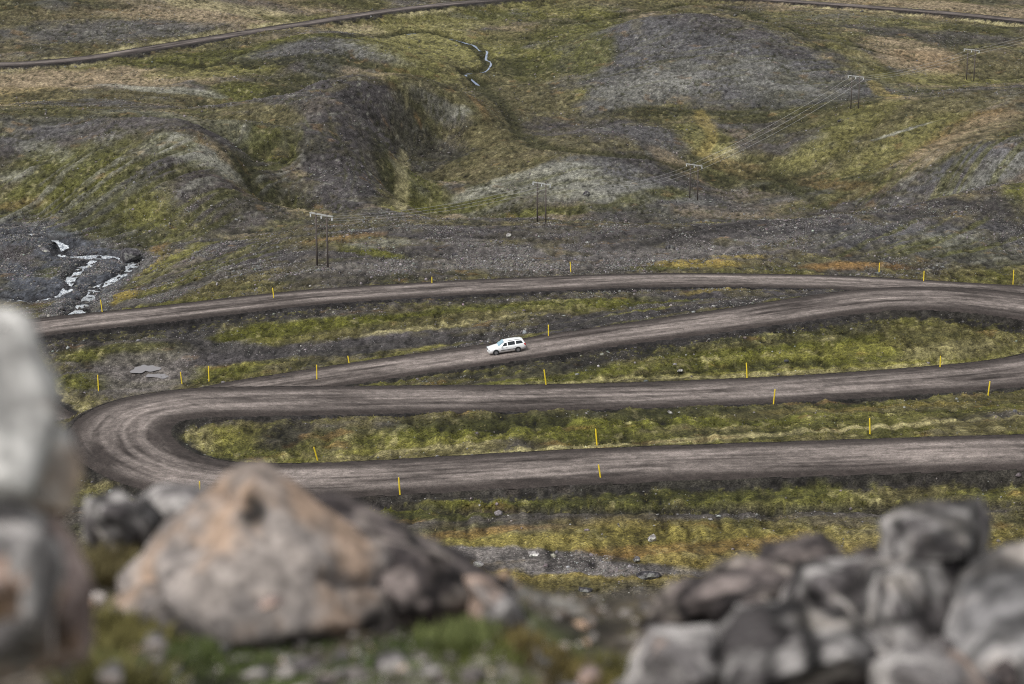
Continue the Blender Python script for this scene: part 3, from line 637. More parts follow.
BOULD = [ # px, py, width px, squash, material, label
 (652,541,10,(1,.9,.9),R_PALE,'small pale boulder standing alone on yellow moss right of centre'),
 (650,577,24,(1,.8,.45),R_DARK,'largest dark slab, at the right end of the rubble band in the yellow moss'),
 (556,605,14,(1,.8,.7),R_DARK,'dark angular boulder on moss just below the lower rubble band'),
 (585,592,17,(1,.8,.35),R_DARK,'low flat dark rock lying in moss above the angular boulder'),
 (592,616,12,(1,.8,.5),R_MID,'grey rock lowest in the yellow moss, at the blurred ground edge'),
 (533,556,13,(1,.8,.5),R_PALE,'pale slab on top of the upper rubble band'),
 (478,566,16,(1,.8,.45),R_PALE,'pale slab at the left end of the rubble, beside the blurred rock'),
 (637,561,8,(1,.8,.7),R_MID,'grey boulder on the rubble above the dark slab'),
 (130,262,33,(1,.6,.55),R_DARK,'huge dark boulder beside the river in the gorge'),
 (376,267,5.5,(1,.9,.9),R_MID,'round grey boulder on the ridge right of the nearest pole pair'),
 (335,213,6,(1,.9,.8),R_DARK,'dark boulder on the hill foot behind the top of the nearest poles'),
 (309,235,3.5,(1,.9,.8),R_DARK,'small dark boulder left of the nearest pole pair'),
 (587,195,8,(1,.8,.7),R_DARK,'dark boulder on the pale lichen mound beyond the second poles'),
 (669,249,11,(1,.8,.6),R_DARK,'dark boulder on the stony ledge above the middle of the top road'),
 (456,257,8,(1,.8,.7),R_DARK,'brown dark boulder on the ledge left of centre'),
 (600,227,5,(1,.8,.7),R_MID,'grey boulder on the ledge crest right of the second poles'),
 (509,236,5,(1,.8,.7),R_PALE,'pale boulder on the ledge just left of the second poles'),
 (680,372,5,(1,.8,.7),R_PALE,'white stone in the grass above the middle road'),
 (670,413,5,(1,.8,.6),R_PALE,'white stone on the dark bank below the middle road'),
 (284,379,7,(1,.8,.7),R_DARK,'dark rock at the road edge behind the left hairpin'),
 (839,122,4,(1,.8,.7),R_DARK,'dark boulder on the slope below the fourth pole pair'),
 (735,16,5,(1,.8,.7),R_DARK,'dark boulder near the far road on top of the grey hill'),
 (61,213,5,(1,.8,.8),R_DARK,'dark boulder at the foot of the green grooved hillside'),
 (45,252,12,(1,.7,.5),R_MID,'flat grey boulder in the middle of the river bed'),
 (96,294,5,(1,.8,.8),R_DARK,'dark boulder standing in the white water of the lowest river bend'),
 (862,12,4,(1,.8,.7),R_DARK,'dark boulder beyond the far road at upper right'),
]
GR = {}
for i, (px, py, wpx, sq, mat, lab) in enumerate(BOULD):
    g = ground(px, py); d = math.hypot(g[1], g[2]); s = wpx*d/FPX/1.7
    o = link('boulder', boulder_mesh('boulder', s, 50+i, sq), mat); o.location = (g[0], g[1], g[2]+s*sq[2]*.35); o.rotation_euler = (0, 0, random.uniform(-.5, .5))
    tag(o, lab, 'boulder', 'boulders lying on the moor')

# ------------------------------------------------------------------ marker posts
M_POST = simple('yellow_paint', (.80, .60, .03), .6, noise=.22, scale=3)
POSTS = [ # base px, py, top py, lean px
 (102.3,313,301,-1,'yellow marker post on the top road edge beside the river'),
 (274,300,288,-1,'yellow marker post behind the top road, left of the nearest poles'),
 (432,285,277,0,'short orange-yellow marker post behind the top road, between the nearest and second poles'),
 (571,274,262,-1,'yellow marker post behind the top road below the second pole pair'),
 (879,273,263,0,'yellow marker post on the orange grass above the end of the top road'),
 (923.5,283,271,0,'yellow marker post where the top road passes behind the right hairpin'),
 (1013,284,270,0,'rightmost yellow marker post, above the right hairpin'),
 (98.5,391,375,0,'leftmost yellow marker post of the three by the puddle'),
 (182,384,372,-1,'middle yellow marker post of the three by the puddle, the shorter one'),
 (209,381,366,0,'right hand yellow marker post of the three by the puddle'),
 (317,382,365,0,'yellow marker post where the car road dips behind the left hairpin'),
 (349,363,356,-1,'very short yellow marker post on the verge left of the car'),
 (548.5,338,325,0,'yellow marker post on the verge behind and right of the white car'),
 (546,386,371,-2,'leaning yellow marker post on grass below the white car'),
 (747,379,364,-1,'yellow marker post on the upper edge of the middle road, right of centre'),
 (940,369,356,0,'yellow marker post on the upper edge of the middle road at far right'),
 (773.5,404,389,1,'yellow marker post leaning right on the lower edge of the middle road'),
 (988,396,381,1,'yellow marker post on the lower edge of the middle road near the photo edge'),
 (597,446,429,-1.5,'yellow marker post on the straw verge at the middle of the lowest road'),
 (870,434,418,-1,'yellow marker post on the straw verge at the right of the lowest road'),
 (318,462,446,-4,'yellow marker post leaning left inside the left hairpin'),
 (400,496,479,-1,'yellow marker post on the near edge of the lowest road, left of centre'),
 (601,481,465,-2.5,'yellow marker post on the near edge of the lowest road, at centre'),
 (200,495,482,0,'yellow marker post on the near edge of the left hairpin above the big rock'),
]
def post_mesh(h, w):
    bm = bmesh.new(); rings = []
    n = 10
    for z, k in ((-.35, 1), (h*.4, 1), (h-.10, .96), (h-.03, .75), (h, .35)):
        rings.append([bm.verts.new((w*k*.5*math.cos(2*math.pi*j/n), w*k*.32*math.sin(2*math.pi*j/n), z)) for j in range(n)])
    for a, b in zip(rings, rings[1:]):
        for j in range(n): bm.faces.new((a[j], a[(j+1) % n], b[(j+1) % n], b[j]))
    bm.faces.new(rings[-1]); bm.faces.new(rings[0][::-1])
    me = D.meshes.new('marker_post'); bm.to_mesh(me); bm.free(); return me
for px, py, ty, ln, lab in POSTS:
    g = ground(px, py); d = math.hypot(g[1], g[2]); h = (py-ty)*d/FPX/math.cos(math.atan2(-g[2], g[1]))
    o = link('marker_post', post_mesh(h, .13), M_POST); o.location = g; o.rotation_euler = (random.uniform(-.04, .04), math.atan2(ln, py-ty), random.uniform(-.4, .4))
    tag(o, lab, 'marker post', 'yellow marker posts along the switchback road')

# ------------------------------------------------------------------ power line
M_WOOD = simple('weathered_pole_wood', (.075, .062, .055), .9, noise=.35, scale=4); M_ARM = simple('pale_crossarm', (.30, .30, .29), .7, noise=.2, scale=4)
M_INS = simple('insulator_glaze', (.75, .77, .78), .25); M_WIRE = simple('wire', (.42, .41, .40), .6)
def tube(bm, p, q, r0, r1, n=10):
    p = Vector(p); q = Vector(q); ax = (q-p).normalized(); s = ax.orthogonal().normalized(); t = ax.cross(s)
    A = [bm.verts.new(p+(s*math.cos(2*math.pi*k/n)+t*math.sin(2*math.pi*k/n))*r0) for k in range(n)]
    B = [bm.verts.new(q+(s*math.cos(2*math.pi*k/n)+t*math.sin(2*math.pi*k/n))*r1) for k in range(n)]
    for k in range(n): bm.faces.new((A[k], A[(k+1) % n], B[(k+1) % n], B[k]))
    bm.faces.new(A[::-1]); bm.faces.new(B)
def box(bm, c, s, bev=0):
    r = bmesh.ops.create_cube(bm, size=1)
    for v in r['verts']: v.co = Vector((v.co.x*s[0]+c[0], v.co.y*s[1]+c[1], v.co.z*s[2]+c[2]))
def bobj(name, bm, mat, parent=None, smooth=False):
    bmesh.ops.recalc_face_normals(bm, faces=bm.faces)
    if smooth:
        for f in bm.faces: f.smooth = True
    me = D.meshes.new(name); bm.to_mesh(me); bm.free(); return link(name, me, mat, parent)
POLES = [(322.5,267.5,54,'nearest pair of wooden power poles with crossarm, on the ridge by the top road'),
         (541.5,222.5,40,'second nearest pair of power poles, on the ledge crest below the lichen mound'),
         (693.5,199.5,35,'third pair of power poles with crossarm, at the hollow right of centre'),
         (854.5,109,32.5,'fourth pair of power poles, at the foot of the big grey hill'),
         (970,81,31,'farthest pair of power poles, by the orange grass field at upper right')]
PW = []
for px, py, hp, lab in POLES:
    g = ground(px, py)
    PW.append([Vector(g), hp*math.hypot(g[1], g[2])/FPX/math.cos(math.radians(14)), lab])
print('poles', [(tuple(round(c) for c in p[0]), round(p[1], 1)) for p in PW])
ends = []
for i, (p, h, lab) in enumerate(PW):
    a = PW[max(i-1, 0)][0]; b = PW[min(i+1, len(PW)-1)][0]; t = (b-a); t.z = 0; t.normalize()
    yaw = -.62
    k = h/9.0
    r = empty('power_pole', p); r.rotation_euler = (0, 0, yaw)
    for s in (-1, 1):
        bm = bmesh.new(); tube(bm, (s*1.12*k, 0, -1.2), (s*1.12*k, 0, h), .17*k, .13*k); bobj('pole', bm, M_WOOD, r, True)
    bm = bmesh.new(); box(bm, (0, -.16*k, h-.22), (4.7*k, .10*k, .16*k)); box(bm, (0, .16*k, h-.22), (4.7*k, .10*k, .15*k)); bobj('crossarm', bm, M_ARM, r)
    bm = bmesh.new(); tube(bm, (-.92*k, -.16, h-2.9*k), (.0, -.16, h-1.8*k), .06*k, .06*k, 6); tube(bm, (.92*k, -.16, h-2.9*k), (0, -.16, h-1.8*k), .06*k, .06*k, 6); tube(bm, (-.95*k, -.16, h-1.8*k), (.95*k, -.16, h-1.8*k), .05*k, .05*k, 6); bobj('brace', bm, M_WOOD, r)
    pts = []
    for s in (-2.25, 0, 2.25):
        bm = bmesh.new(); tube(bm, (s*k, 0, h-.33), (s*k, 0, h-.48*k), .04*k, .04*k, 8)
        for q in range(4): tube(bm, (s*k, 0, h-(.48+.11*q)*k), (s*k, 0, h-(.56+.11*q)*k), .14*k, .07*k, 8)
        bobj('insulator', bm, M_INS, r, True)
        pts.append(p+Vector((s*k*math.cos(yaw), s*k*math.sin(yaw), h-.95*k)))
    ends.append(pts)
    tag(r, lab, 'power pole', 'wooden power poles crossing the valley')
nxt = Vector((0, 0, 0)); dirn = (PW[4][0]-PW[3][0]); ends.append([e+dirn*1.0+Vector((30, 40, 5)) for e in ends[4]])
ends.insert(0, [e+Vector((-75, -62, 8)) for e in ends[0]])
for j, lab in enumerate(('left hand wire of the power line running across the valley', 'middle wire of the power line running across the valley', 'right hand wire of the power line running across the valley')):
    bm = bmesh.new()
    for a, b in list(zip(ends, ends[1:]))[1:]:
        a, b = a[j], b[j]; sag = .016*(b-a).length; prev = a
        for q in range(1, 17):
            t = q/16; c = a.lerp(b, t)-Vector((0, 0, 4*sag*t*(1-t))); tube(bm, prev, c, .024, .024, 4); prev = c
    o = bobj('power_line_wire', bm, M_WIRE); tag(o, lab, 'wire', 'wires of the power line')

# ------------------------------------------------------------------ white estate car
M_PAINT = simple('white_car_paint', (.74, .75, .76), .28, coat=.6); 
_nt = M_PAINT.node_tree; _b = _nt.nodes['Principled BSDF']; _tc = nd(_nt, 'ShaderNodeTexCoord'); _sx = nd(_nt, 'ShaderNodeSeparateXYZ'); _nt.links.new(_tc.outputs['Object'], _sx.inputs[0])
_n = nd(_nt, 'ShaderNodeTexNoise', Scale=5.0, Detail=4.0); _nt.links.new(_tc.outputs['Object'], _n.inputs['Vector'])
_ad = nd(_nt, 'ShaderNodeMath', operation='MULTIPLY_ADD'); _ad.inputs[1].default_value = .5; _nt.links.new(_n.outputs[0], _ad.inputs[0]); _nt.links.new(_sx.outputs[2], _ad.inputs[2])
_mr = nd(_nt, 'ShaderNodeMapRange'); _mr.inputs['From Min'].default_value = .62; _mr.inputs['From Max'].default_value = 1.0; _mr.inputs['To Min'].default_value = .4; _mr.inputs['To Max'].default_value = 0; _nt.links.new(_ad.outputs[0], _mr.inputs['Value'])
_mx = nd(_nt, 'ShaderNodeMixRGB'); _mx.inputs[1].default_value = (.84, .85, .86, 1); _mx.inputs[2].default_value = (.22, .18, .15, 1); _nt.links.new(_mr.outputs[0], _mx.inputs[0]); _nt.links.new(_mx.outputs[0], _b.inputs['Base Color'])
M_GLASS = simple('tinted_car_glass', (.012, .016, .02), .08); M_TYRE = simple('tyre_rubber', (.02, .02, .02), .85)
M_WSCR = simple('windscreen_glass', (.20, .33, .40), .06); M_RIM = simple('alloy_rim', (.28, .28, .29), .35, metal=.7); M_BLK = simple('black_plastic', (.02, .02, .022), .6)  # windscreen base colour is light blue to paint in the sky's reflection
M_RED = simple('tail_light_red', (.5, .02, .02), .2); M_HL = simple('headlight_lens', (.55, .6, .62), .1)
ST = [ # x, half width, belt z, top z, roof half width, bottom z
 (2.24,.60,.52,.56,.50,.30),(2.18,.76,.66,.70,.60,.22),(1.95,.84,.75,.80,.66,.20),(1.45,.87,.84,.89,.70,.20),(.98,.875,.91,.97,.74,.20),(.62,.88,.93,1.19,.70,.20),(.22,.88,.94,1.41,.62,.20),
 (-.35,.88,.95,1.475,.615,.20),(-1.1,.88,.965,1.475,.61,.20),(-1.75,.87,.975,1.44,.60,.22),(-2.0,.86,.98,1.36,.585,.26),(-2.17,.84,.97,1.06,.66,.32),(-2.25,.76,.88,.92,.60,.36)]
def half(s):
    x, w_, zb, zt, wg, z0 = s
    return [(x, 0, z0), (x, w_*.80, z0), (x, w_*.95, z0+.08), (x, w_, (z0+zb)/2), (x, w_*.985, zb-.06), (x, w_*.95, zb), (x, wg, zt-.05), (x, wg*.86, zt-.005), (x, 0, zt+.012)]
def gsurf(x, f):              # glasshouse side surface
    xs = [s[0] for s in ST][::-1]; g = lambda k: float(np.interp(x, xs, [s[k] for s in ST][::-1]))
    w_, zb, zt, wg = g(1), g(2), g(3), g(4); y = w_*.95+(wg-w_*.95)*f; z = zb+(zt-.05-zb)*f
    return y, z
car = empty('estate_car')
bm = bmesh.new(); rings = []
for s in ST:
    h = half(s); ring = [bm.verts.new(p) for p in h]+[bm.verts.new((p[0], -p[1], p[2])) for p in h[-2:0:-1]]; rings.append(ring)
for a, b in zip(rings, rings[1:]):
    for j in range(len(a)): bm.faces.new((a[j], a[(j+1) % len(a)], b[(j+1) % len(a)], b[j]))
bm.faces.new(rings[0]); bm.faces.new(rings[-1][::-1])
body = bobj('body', bm, M_PAINT, car, True)
def glass(name, xs_, f0, f1, side, mat, shear=0.0, parent=None):
    bm = bmesh.new(); G = []
    for i in range(6):
        for_ = []
        for j in range(4):
            f = f0+(f1-f0)*j/3; x = xs_[0]+(xs_[1]-xs_[0])*i/5+(shear*(1-i/5) if shear > 0 else -shear*(i/5))*(-j/3)*(1 if shear > 0 else -1)
            y, z = gsurf(x, f); for_.append(bm.verts.new((x, side*(y+.012), z+.004)))
        G.append(for_)
    for i in range(5):
        for j in range(3): bm.faces.new((G[i][j], G[i+1][j], G[i+1][j+1], G[i][j+1]))
    return bobj(name, bm, mat, parent or car, True)
for sd in (-1, 1):
    glass('side_window', (.66, -.02), .10, .90, sd, M_GLASS, .36); glass('side_window', (-.13, -.98), .10, .92, sd, M_GLASS); glass('side_window', (-1.12, -1.95), .14, .90, sd, M_GLASS, -.16)
    bm = bmesh.new(); box(bm, (-.35, sd*.886, .52), (2.2, .03, .06)); bobj('door_trim', bm, M_BLK, car)
    for hx in (.05, -1.0):
        bm = bmesh.new(); box(bm, (hx, sd*.888, .84), (.18, .03, .035)); bobj('door_handle', bm, M_PAINT, car)
    bm = bmesh.new(); box(bm, (.66, sd*.98, .98), (.12, .18, .12)); bobj('wing_mirror', bm, M_PAINT, car)
    bm = bmesh.new(); box(bm, (2.09, sd*.62, .66), (.24, .30, .15)); bobj('headlight', bm, M_HL, car)
    bm = bmesh.new(); box(bm, (-2.13, sd*.76, .86), (.22, .16, .26)); bobj('tail_light', bm, M_RED, car)
    bm = bmesh.new(); tube(bm, (.05, sd*.56, 1.50), (-1.75, sd*.55, 1.50), .022, .022, 6); bobj('roof_rail', bm, M_BLK, car)
    for wx in (1.38, -1.28):
        bm = bmesh.new(); tube(bm, (wx, sd*.70, .33), (wx, sd*.884, .33), .375, .375, 28); bobj('wheel_arch', bm, M_BLK, car)
        wl = empty('wheel', (wx, sd*.80, .31)); wl.parent = car
        bm = bmesh.new(); tube(bm, (0, -.10*sd, 0), (0, .10*sd, 0), .315, .315, 28); bobj('tyre', bm, M_TYRE, wl, False)
        bm = bmesh.new(); tube(bm, (0, .09*sd, 0), (0, .108*sd, 0), .20, .19, 20)
        for q in range(5):
            an = 2*math.pi*q/5; tube(bm, (0, .112*sd, 0), (.18*math.cos(an), .112*sd, .18*math.sin(an)), .03, .02, 6)
        bobj('rim', bm, M_RIM, wl)
bm = bmesh.new(); V = [bm.verts.new(p) for p in ((.95,.66,.985),(.95,-.66,.985),(.25,-.56,1.415),(.25,.56,1.415))]; bm.faces.new(V)
for v in bm.verts: v.co += Vector((.035, 0, .03))
bobj('windscreen', bm, M_WSCR, car)
bm = bmesh.new(); V = [bm.verts.new(p) for p in ((-2.03,.54,1.33),(-2.03,-.54,1.33),(-2.17,-.62,1.05),(-2.17,.62,1.05))]; bm.faces.new(V)
for v in bm.verts: v.co += Vector((-.03, 0, .01))
bobj('rear_window', bm, M_GLASS, car)
bm = bmesh.new(); box(bm, (2.22, 0, .62), (.07, .7, .12)); bobj('grille', bm, M_BLK, car)
bm = bmesh.new(); box(bm, (2.26, 0, .42), (.03, .50, .11)); bobj('number_plate', bm, M_INS, car)
tag(car, 'white estate car driving down the middle switchback road', 'car')
i = int(np.argmin(np.hypot(Q1[:, 0]-unproj(507.5, 350, -85)[0], Q1[:, 1]-unproj(507.5, 350, -85)[1]))); p = Vector(Q1[i, :3]); q = Vector(Q1[i+5, :3])-Vector(Q1[i-5, :3]); q.normalize()
lat = Vector((-q.y, q.x, 0)).normalized(); zz = Vector(lat.cross(q)); zz = -zz if zz.z < 0 else zz
car.location = p+Vector((-.12, -.45, .07)); yv = zz.cross(q)
car.rotation_euler = Matrix((q, yv, zz)).transposed().to_euler()
# ------------------------------------------------------------------ the ledge the photographer stands on
def ledge_z(x, y):
    x = np.asarray(x, float); y = np.asarray(y, float)
    z = -1.50-0.10*(y-1.5)-0.10*ss(2.6, 4.4, y)+0.0*x
    z = z+.06*np.exp(-((x+.76)/.24)**2)*ss(2.9, 3.8, y)+0.05*fbm(x*1.6, y*1.6, 3, 801)+0.02*fbm(x*7, y*7, 3, 802)
    z = z+.085*(1-ss(-.05, .18, x))*ss(2.8, 3.3, y)*(1-ss(4.25, 4.6, y))
    lip = 4.4+0.25*vn(x*.8, x*0, 803)
    sl = 2.6-2.3*(1-ss(-.45, -.12, x))*(1-ss(4.9, 5.3, y))
    return z-sl*np.maximum(y-lip, 0)*ss(0, .5, y-lip)-ss(4, 12, np.abs(x))*1.0
gx = np.linspace(-7, 7, 420); gy = np.r_[np.linspace(-3, 2.6, 40), np.linspace(2.63, 6.4, 190)]
X, Y = np.meshgrid(gx, gy); Zl = ledge_z(X, Y)
n0 = fbm(X*2.2, Y*2.2, 3, 811); n1 = fbm(X*9, Y*9, 3, 812); n2 = fbm(X*25, Y*25, 2, 813)
c = np.zeros(X.shape+(3,))+np.array([.075, .062, .048])
def mixc(c, col, m): return c*(1-m[..., None])+np.array(col)*m[..., None]
c = mixc(c, (.065,.085,.025), ss(.0, .35, n0)*.9); c = mixc(c, (.13,.105,.05), ss(.1, .5, -n0)*.6); c = mixc(c, (.035,.032,.026), ss(.1, .5, n1)*.8); c = mixc(c, (.26,.25,.23), ss(.25, .5, -n1)*.6)
c *= (1+.3*n2)[..., None]
idx = np.arange(X.size, dtype=np.int32).reshape(X.shape)
F = np.stack([idx[:-1, :-1], idx[:-1, 1:], idx[1:, 1:], idx[1:, :-1]], -1).reshape(-1, 4)
me = mesh_np('ledge_ground', np.stack([X, Y, Zl], -1).reshape(-1, 3), F); set_col(me, np.clip(c, .01, .6).reshape(-1, 3))
M_LEDGE = ground_mat('ledge_soil', 14, 40, .5, .6, 1.4, .01)
tag(link('ledge_ground', me, M_LEDGE), kind='structure')

F_WHITE = rock_mat('lichened_pale_rock', (.27,.26,.245), (.47,.455,.43), (.38,.28,.20), 7)
F_SLAB = rock_mat('grey_slab', (.13,.125,.125), (.25,.24,.235), (.28,.25,.225), 8, crack=3)
F_TAN = rock_mat('rusty_tan_rock', (.135,.12,.112), (.265,.232,.21), (.285,.205,.15), 8, spots=5.5)
F_GREY = rock_mat('weathered_grey_rock', (.065,.058,.058), (.25,.235,.225), (.29,.26,.23), 11, spots=8, crack=5)
F_BROWN = rock_mat('dark_brown_rock', (.030,.025,.025), (.13,.108,.10), (.22,.19,.165), 13, crack=6)
F_LIGHT = rock_mat('light_grey_rock', (.12,.11,.108), (.32,.30,.285), (.30,.22,.175), 12)
F_PINK = rock_mat('pinkish_rock', (.16,.12,.11), (.36,.28,.25), (.36,.24,.17), 12)
def hull_rock(name, parts, mat, label, seed, group='blurred rocks on the ledge in front of the camera', amp=.013):
    """parts: list of (outline pixels, depth, thickness) -> one joined rock"""
    bmA = bmesh.new()
    for k, prt in enumerate(parts):
        pts, d, th = prt[:3]; inner = prt[3] if len(prt) > 3 else None
        bm = bmesh.new(); cx = sum(p[0] for p in pts)/len(pts); cy = sum(p[1] for p in pts)/len(pts); r = random.Random(seed*7+k)
        for q_, p in enumerate(pts):
            p = (cx+(p[0]-cx)*1.04, cy+(p[1]-cy)*1.04); bm.verts.new(at(p[0], p[1], d+r.uniform(-.05, .05)*th))
            if inner is None and q_ % max(2, len(pts)//3) == 0:
                f = r.uniform(.3, .65); bm.verts.new(at(cx+(p[0]-cx)*f, cy+(p[1]-cy)*f, d-th*r.uniform(.35, .7)))
            f = r.uniform(.6, .85); v = at(cx+(p[0]-cx)*f, cy+(p[1]-cy)*f+10, d+th*r.uniform(.45, .7)); bm.verts.new(v)
        for (ax, ay, ad) in (inner or []): bm.verts.new(at(ax, ay, d+ad))
        h = bmesh.ops.convex_hull(bm, input=bm.verts)
        bmesh.ops.delete(bm, geom=[v for v in bm.verts if not v.link_faces], context='VERTS')
        bmesh.ops.triangulate(bm, faces=bm.faces)
        for it in range(9):
            L_ = [e for e in bm.edges if e.calc_length() > .028]
            if not L_ or len(bm.verts) > 9000: break
            bmesh.ops.subdivide_edges(bm, edges=L_, cuts=1); bmesh.ops.triangulate(bm, faces=[f for f in bm.faces if len(f.verts) > 3])
        bm.normal_update()
        for v in bm.verts:
            q = v.co; n = mnoise.fractal(q*5+Vector((seed, k, 0)), .9, 2, 5); cr = abs(mnoise.noise(q*3.1+Vector((k, seed, 3))))
            n2 = mnoise.noise(q*11+Vector((k, 0, seed))); tr = round(2.2*mnoise.noise(q*4.5+Vector((seed, 9, k))))/2.2
            v.co = q+v.normal*(amp*n*.8+amp*.5*n2+amp*.9*tr-amp*2.2*max(0, .07-cr)/.07)
        me = D.meshes.new('tmp'); bm.to_mesh(me); bm.free(); bmA.from_mesh(me); D.meshes.remove(me)
    for f in bmA.faces: f.smooth = True
    bmesh.ops.recalc_face_normals(bmA, faces=bmA.faces)
    me = D.meshes.new(name); bmA.to_mesh(me); bmA.free()
    return tag(link(name, me, mat), label, 'rock', group)
# left column
hull_rock('rock', [([(-90,322),(10,314),(30,318),(42,342),(58,375),(74,420),(80,470),(70,512),(10,522),(-90,520)], 2.9, .3, [(-40,350,-.10),(25,345,-.05),(52,420,-.08),(20,490,-.14),(-50,480,-.15)])], F_WHITE, 'tall pale rock with orange edge filling the left border', 1)
hull_rock('rock', [([(-60,500),(10,500),(50,520),(62,570),(50,660),(-70,690)], 2.85, .25)], F_LIGHT, 'grey rock under the tall pale rock at the left border', 2)
hull_rock('rock', [([(10,505),(58,508),(80,540),(92,590),(84,660),(25,670),(5,560)], 2.98, .2)], F_PINK, 'pinkish grey rock just right of the lower left border rock', 3)
hull_rock('rock', [([(-40,560),(10,548),(28,580),(20,615),(-40,625)], 2.45, .12)], F_PINK, 'orange pink stone in front of the grey rock at the left border', 4)
# behind the central rock
hull_rock('rock', [([(88,500),(120,488),(150,492),(166,520),(160,560),(110,575),(86,540)], 4.7, .3)], F_GREY, 'grey block standing left behind the big tan rock', 5)
hull_rock('rock', [([(140,500),(165,488),(205,490),(222,510),(215,545),(160,545)], 4.9, .25)], F_LIGHT, 'light grey block peeping out behind the left shoulder of the big tan rock', 6)
hull_rock('rock', [([(96,622),(120,575),(160,534),(204,500),(242,472),(262,469),(290,486),(335,516),(385,556),(420,605),(400,640),(235,648),(100,645)], 4.3, .45, [(263,490,-.10),(218,556,-.20),(165,600,-.20),(320,556,-.16),(240,640,-.24),(340,625,-.18)])], F_TAN, 'big tan rock with rusty stains and pointed top, left of centre', 7, amp=.012)
hull_rock('rock', [([(298,500),(332,498),(396,520),(456,548),(508,584),(532,640),(470,668),(390,660),(340,620)], 4.45, .35, [(345,520,-.1),(420,555,-.16),(480,600,-.14),(400,610,-.26)])], F_BROWN, 'long dark brown rock sloping down right of the tan rock', 8)
hull_rock('rock', [([(462,572),(492,580),(520,603),(524,628),(495,640),(468,615)], 4.25, .14)], F_LIGHT, 'pale pinkish rock end at the right tip of the dark brown rock', 9, amp=.01)
# right pile
hull_rock('rock', [([(660,628),(720,596),(790,566),(870,566),(960,575),(1110,575),(1110,740),(660,740)], 4.55, .35, [(750,650,-.1),(900,640,-.1),(1040,640,-.1)])], F_BROWN, 'dark bedrock seen in the crevices between the blocks of the right pile', 31)
RP = [([(884,565),(880,520),(905,503),(978,499),(990,520),(986,562)],4.35,.3,[(908,524,-.16),(966,518,-.13),(958,556,-.26),(908,560,-.2)],F_GREY,'grey block with dark pits on top of the right hand rock pile'),
 ([(955,720),(935,640),(962,572),(1000,548),(1110,540),(1120,720)],4.1,.4,[(1000,590,-.12),(985,690,-.32),(1090,600,-.2)],F_SLAB,'large grey slab at the right border of the photo'),
 ([(868,560),(968,556),(975,640),(940,700),(862,690),(852,600)],4.2,.3,[(890,582,-.2),(950,600,-.10),(905,690,-.3)],F_GREY,'upright grey block under the topmost block of the right pile'),
 ([(748,585),(765,545),(822,534),(845,556),(838,600)],4.6,.25,[(780,565,-.12),(825,560,-.1)],F_BROWN,'dark rock at the back of the right pile, left of the top block'),
 ([(640,628),(672,585),(742,556),(795,572),(800,640),(700,660)],4.45,.3,[(690,604,-.1),(765,600,-.22)],F_BROWN,'dark brown rock at the left end of the right pile'),
 ([(775,610),(800,565),(880,552),(915,590),(905,660),(800,660)],4.3,.25,[(822,584,-.14),(880,640,-.24)],F_GREY,'smooth grey rock in the middle of the right pile'),
 ([(690,650),(735,598),(850,606),(898,650),(890,720),(700,720)],3.98,.3,[(760,622,-.10),(850,655,-.28),(740,690,-.25)],F_GREY,'broad grey boulder low in the middle of the right pile'),
 ([(612,690),(650,628),(712,625),(735,665),(720,720),(620,720)],3.95,.22,[(660,650,-.12),(700,680,-.18)],F_LIGHT,'light grey stone low at the left foot of the right pile'),
 ([(870,662),(905,645),(960,652),(990,690),(980,720),(870,720)],3.75,.2,[(900,668,-.1),(950,690,-.16)],F_LIGHT,'light stone at the bottom edge between the grey boulders'),
 ([(838,562),(868,545),(890,556),(886,585),(850,592)],4.5,.2,None,F_BROWN,'small dark rock wedged left under the top block')]
for q, (pts, d, th, inn, mt, lab) in enumerate(RP): hull_rock('rock', [(pts, d, th, inn)], mt, lab, 60+q, amp=.007)
for i, (x, y, d, s, mt, lab) in enumerate([(293,640,3.75,13,F_WHITE,'white pebble in the grass below the big tan rock'),(268,636,3.75,15,F_PINK,'pinkish stone left of the white pebble below the tan rock'),(270,600,3.7,16,F_PINK,'orange stone against the foot of the big tan rock'),(205,668,3.6,26,F_GREY,'grey stone at the bottom edge left of centre'),
        (110,672,3.3,24,F_LIGHT,'flat light stone at the bottom edge near the left corner'),(430,668,3.6,18,F_GREY,'grey stone at the bottom edge left of the green tufts'),(500,655,3.8,22,F_LIGHT,'light stone below the tip of the brown rock'),(570,650,3.9,24,F_GREY,'grey stone on the bare ground between the two rock groups'),
        (590,672,3.6,20,F_PINK,'pinkish stone at the bottom edge near the centre'),(155,640,3.4,18,F_LIGHT,'light stone below the left foot of the tan rock'),(75,640,3.1,24,F_GREY,'grey stone below the pinkish rock at lower left')]):
    p = at(x, y, d); s_ = s*.8*d/FPX
    o = link('rock', boulder_mesh('rock', s_, 900+i, (1.1, .9, .75)), mt); o.location = p
    for f in o.data.polygons: f.use_smooth = True
    gz = float(ledge_z(p[0], p[1])); o.location.z = max(p[2]-s_*.2, gz+s_*.2) if p[2] > gz+.15 else gz+s_*.3
    tag(o, lab, 'rock', 'blurred stones on the ledge in front of the camera')
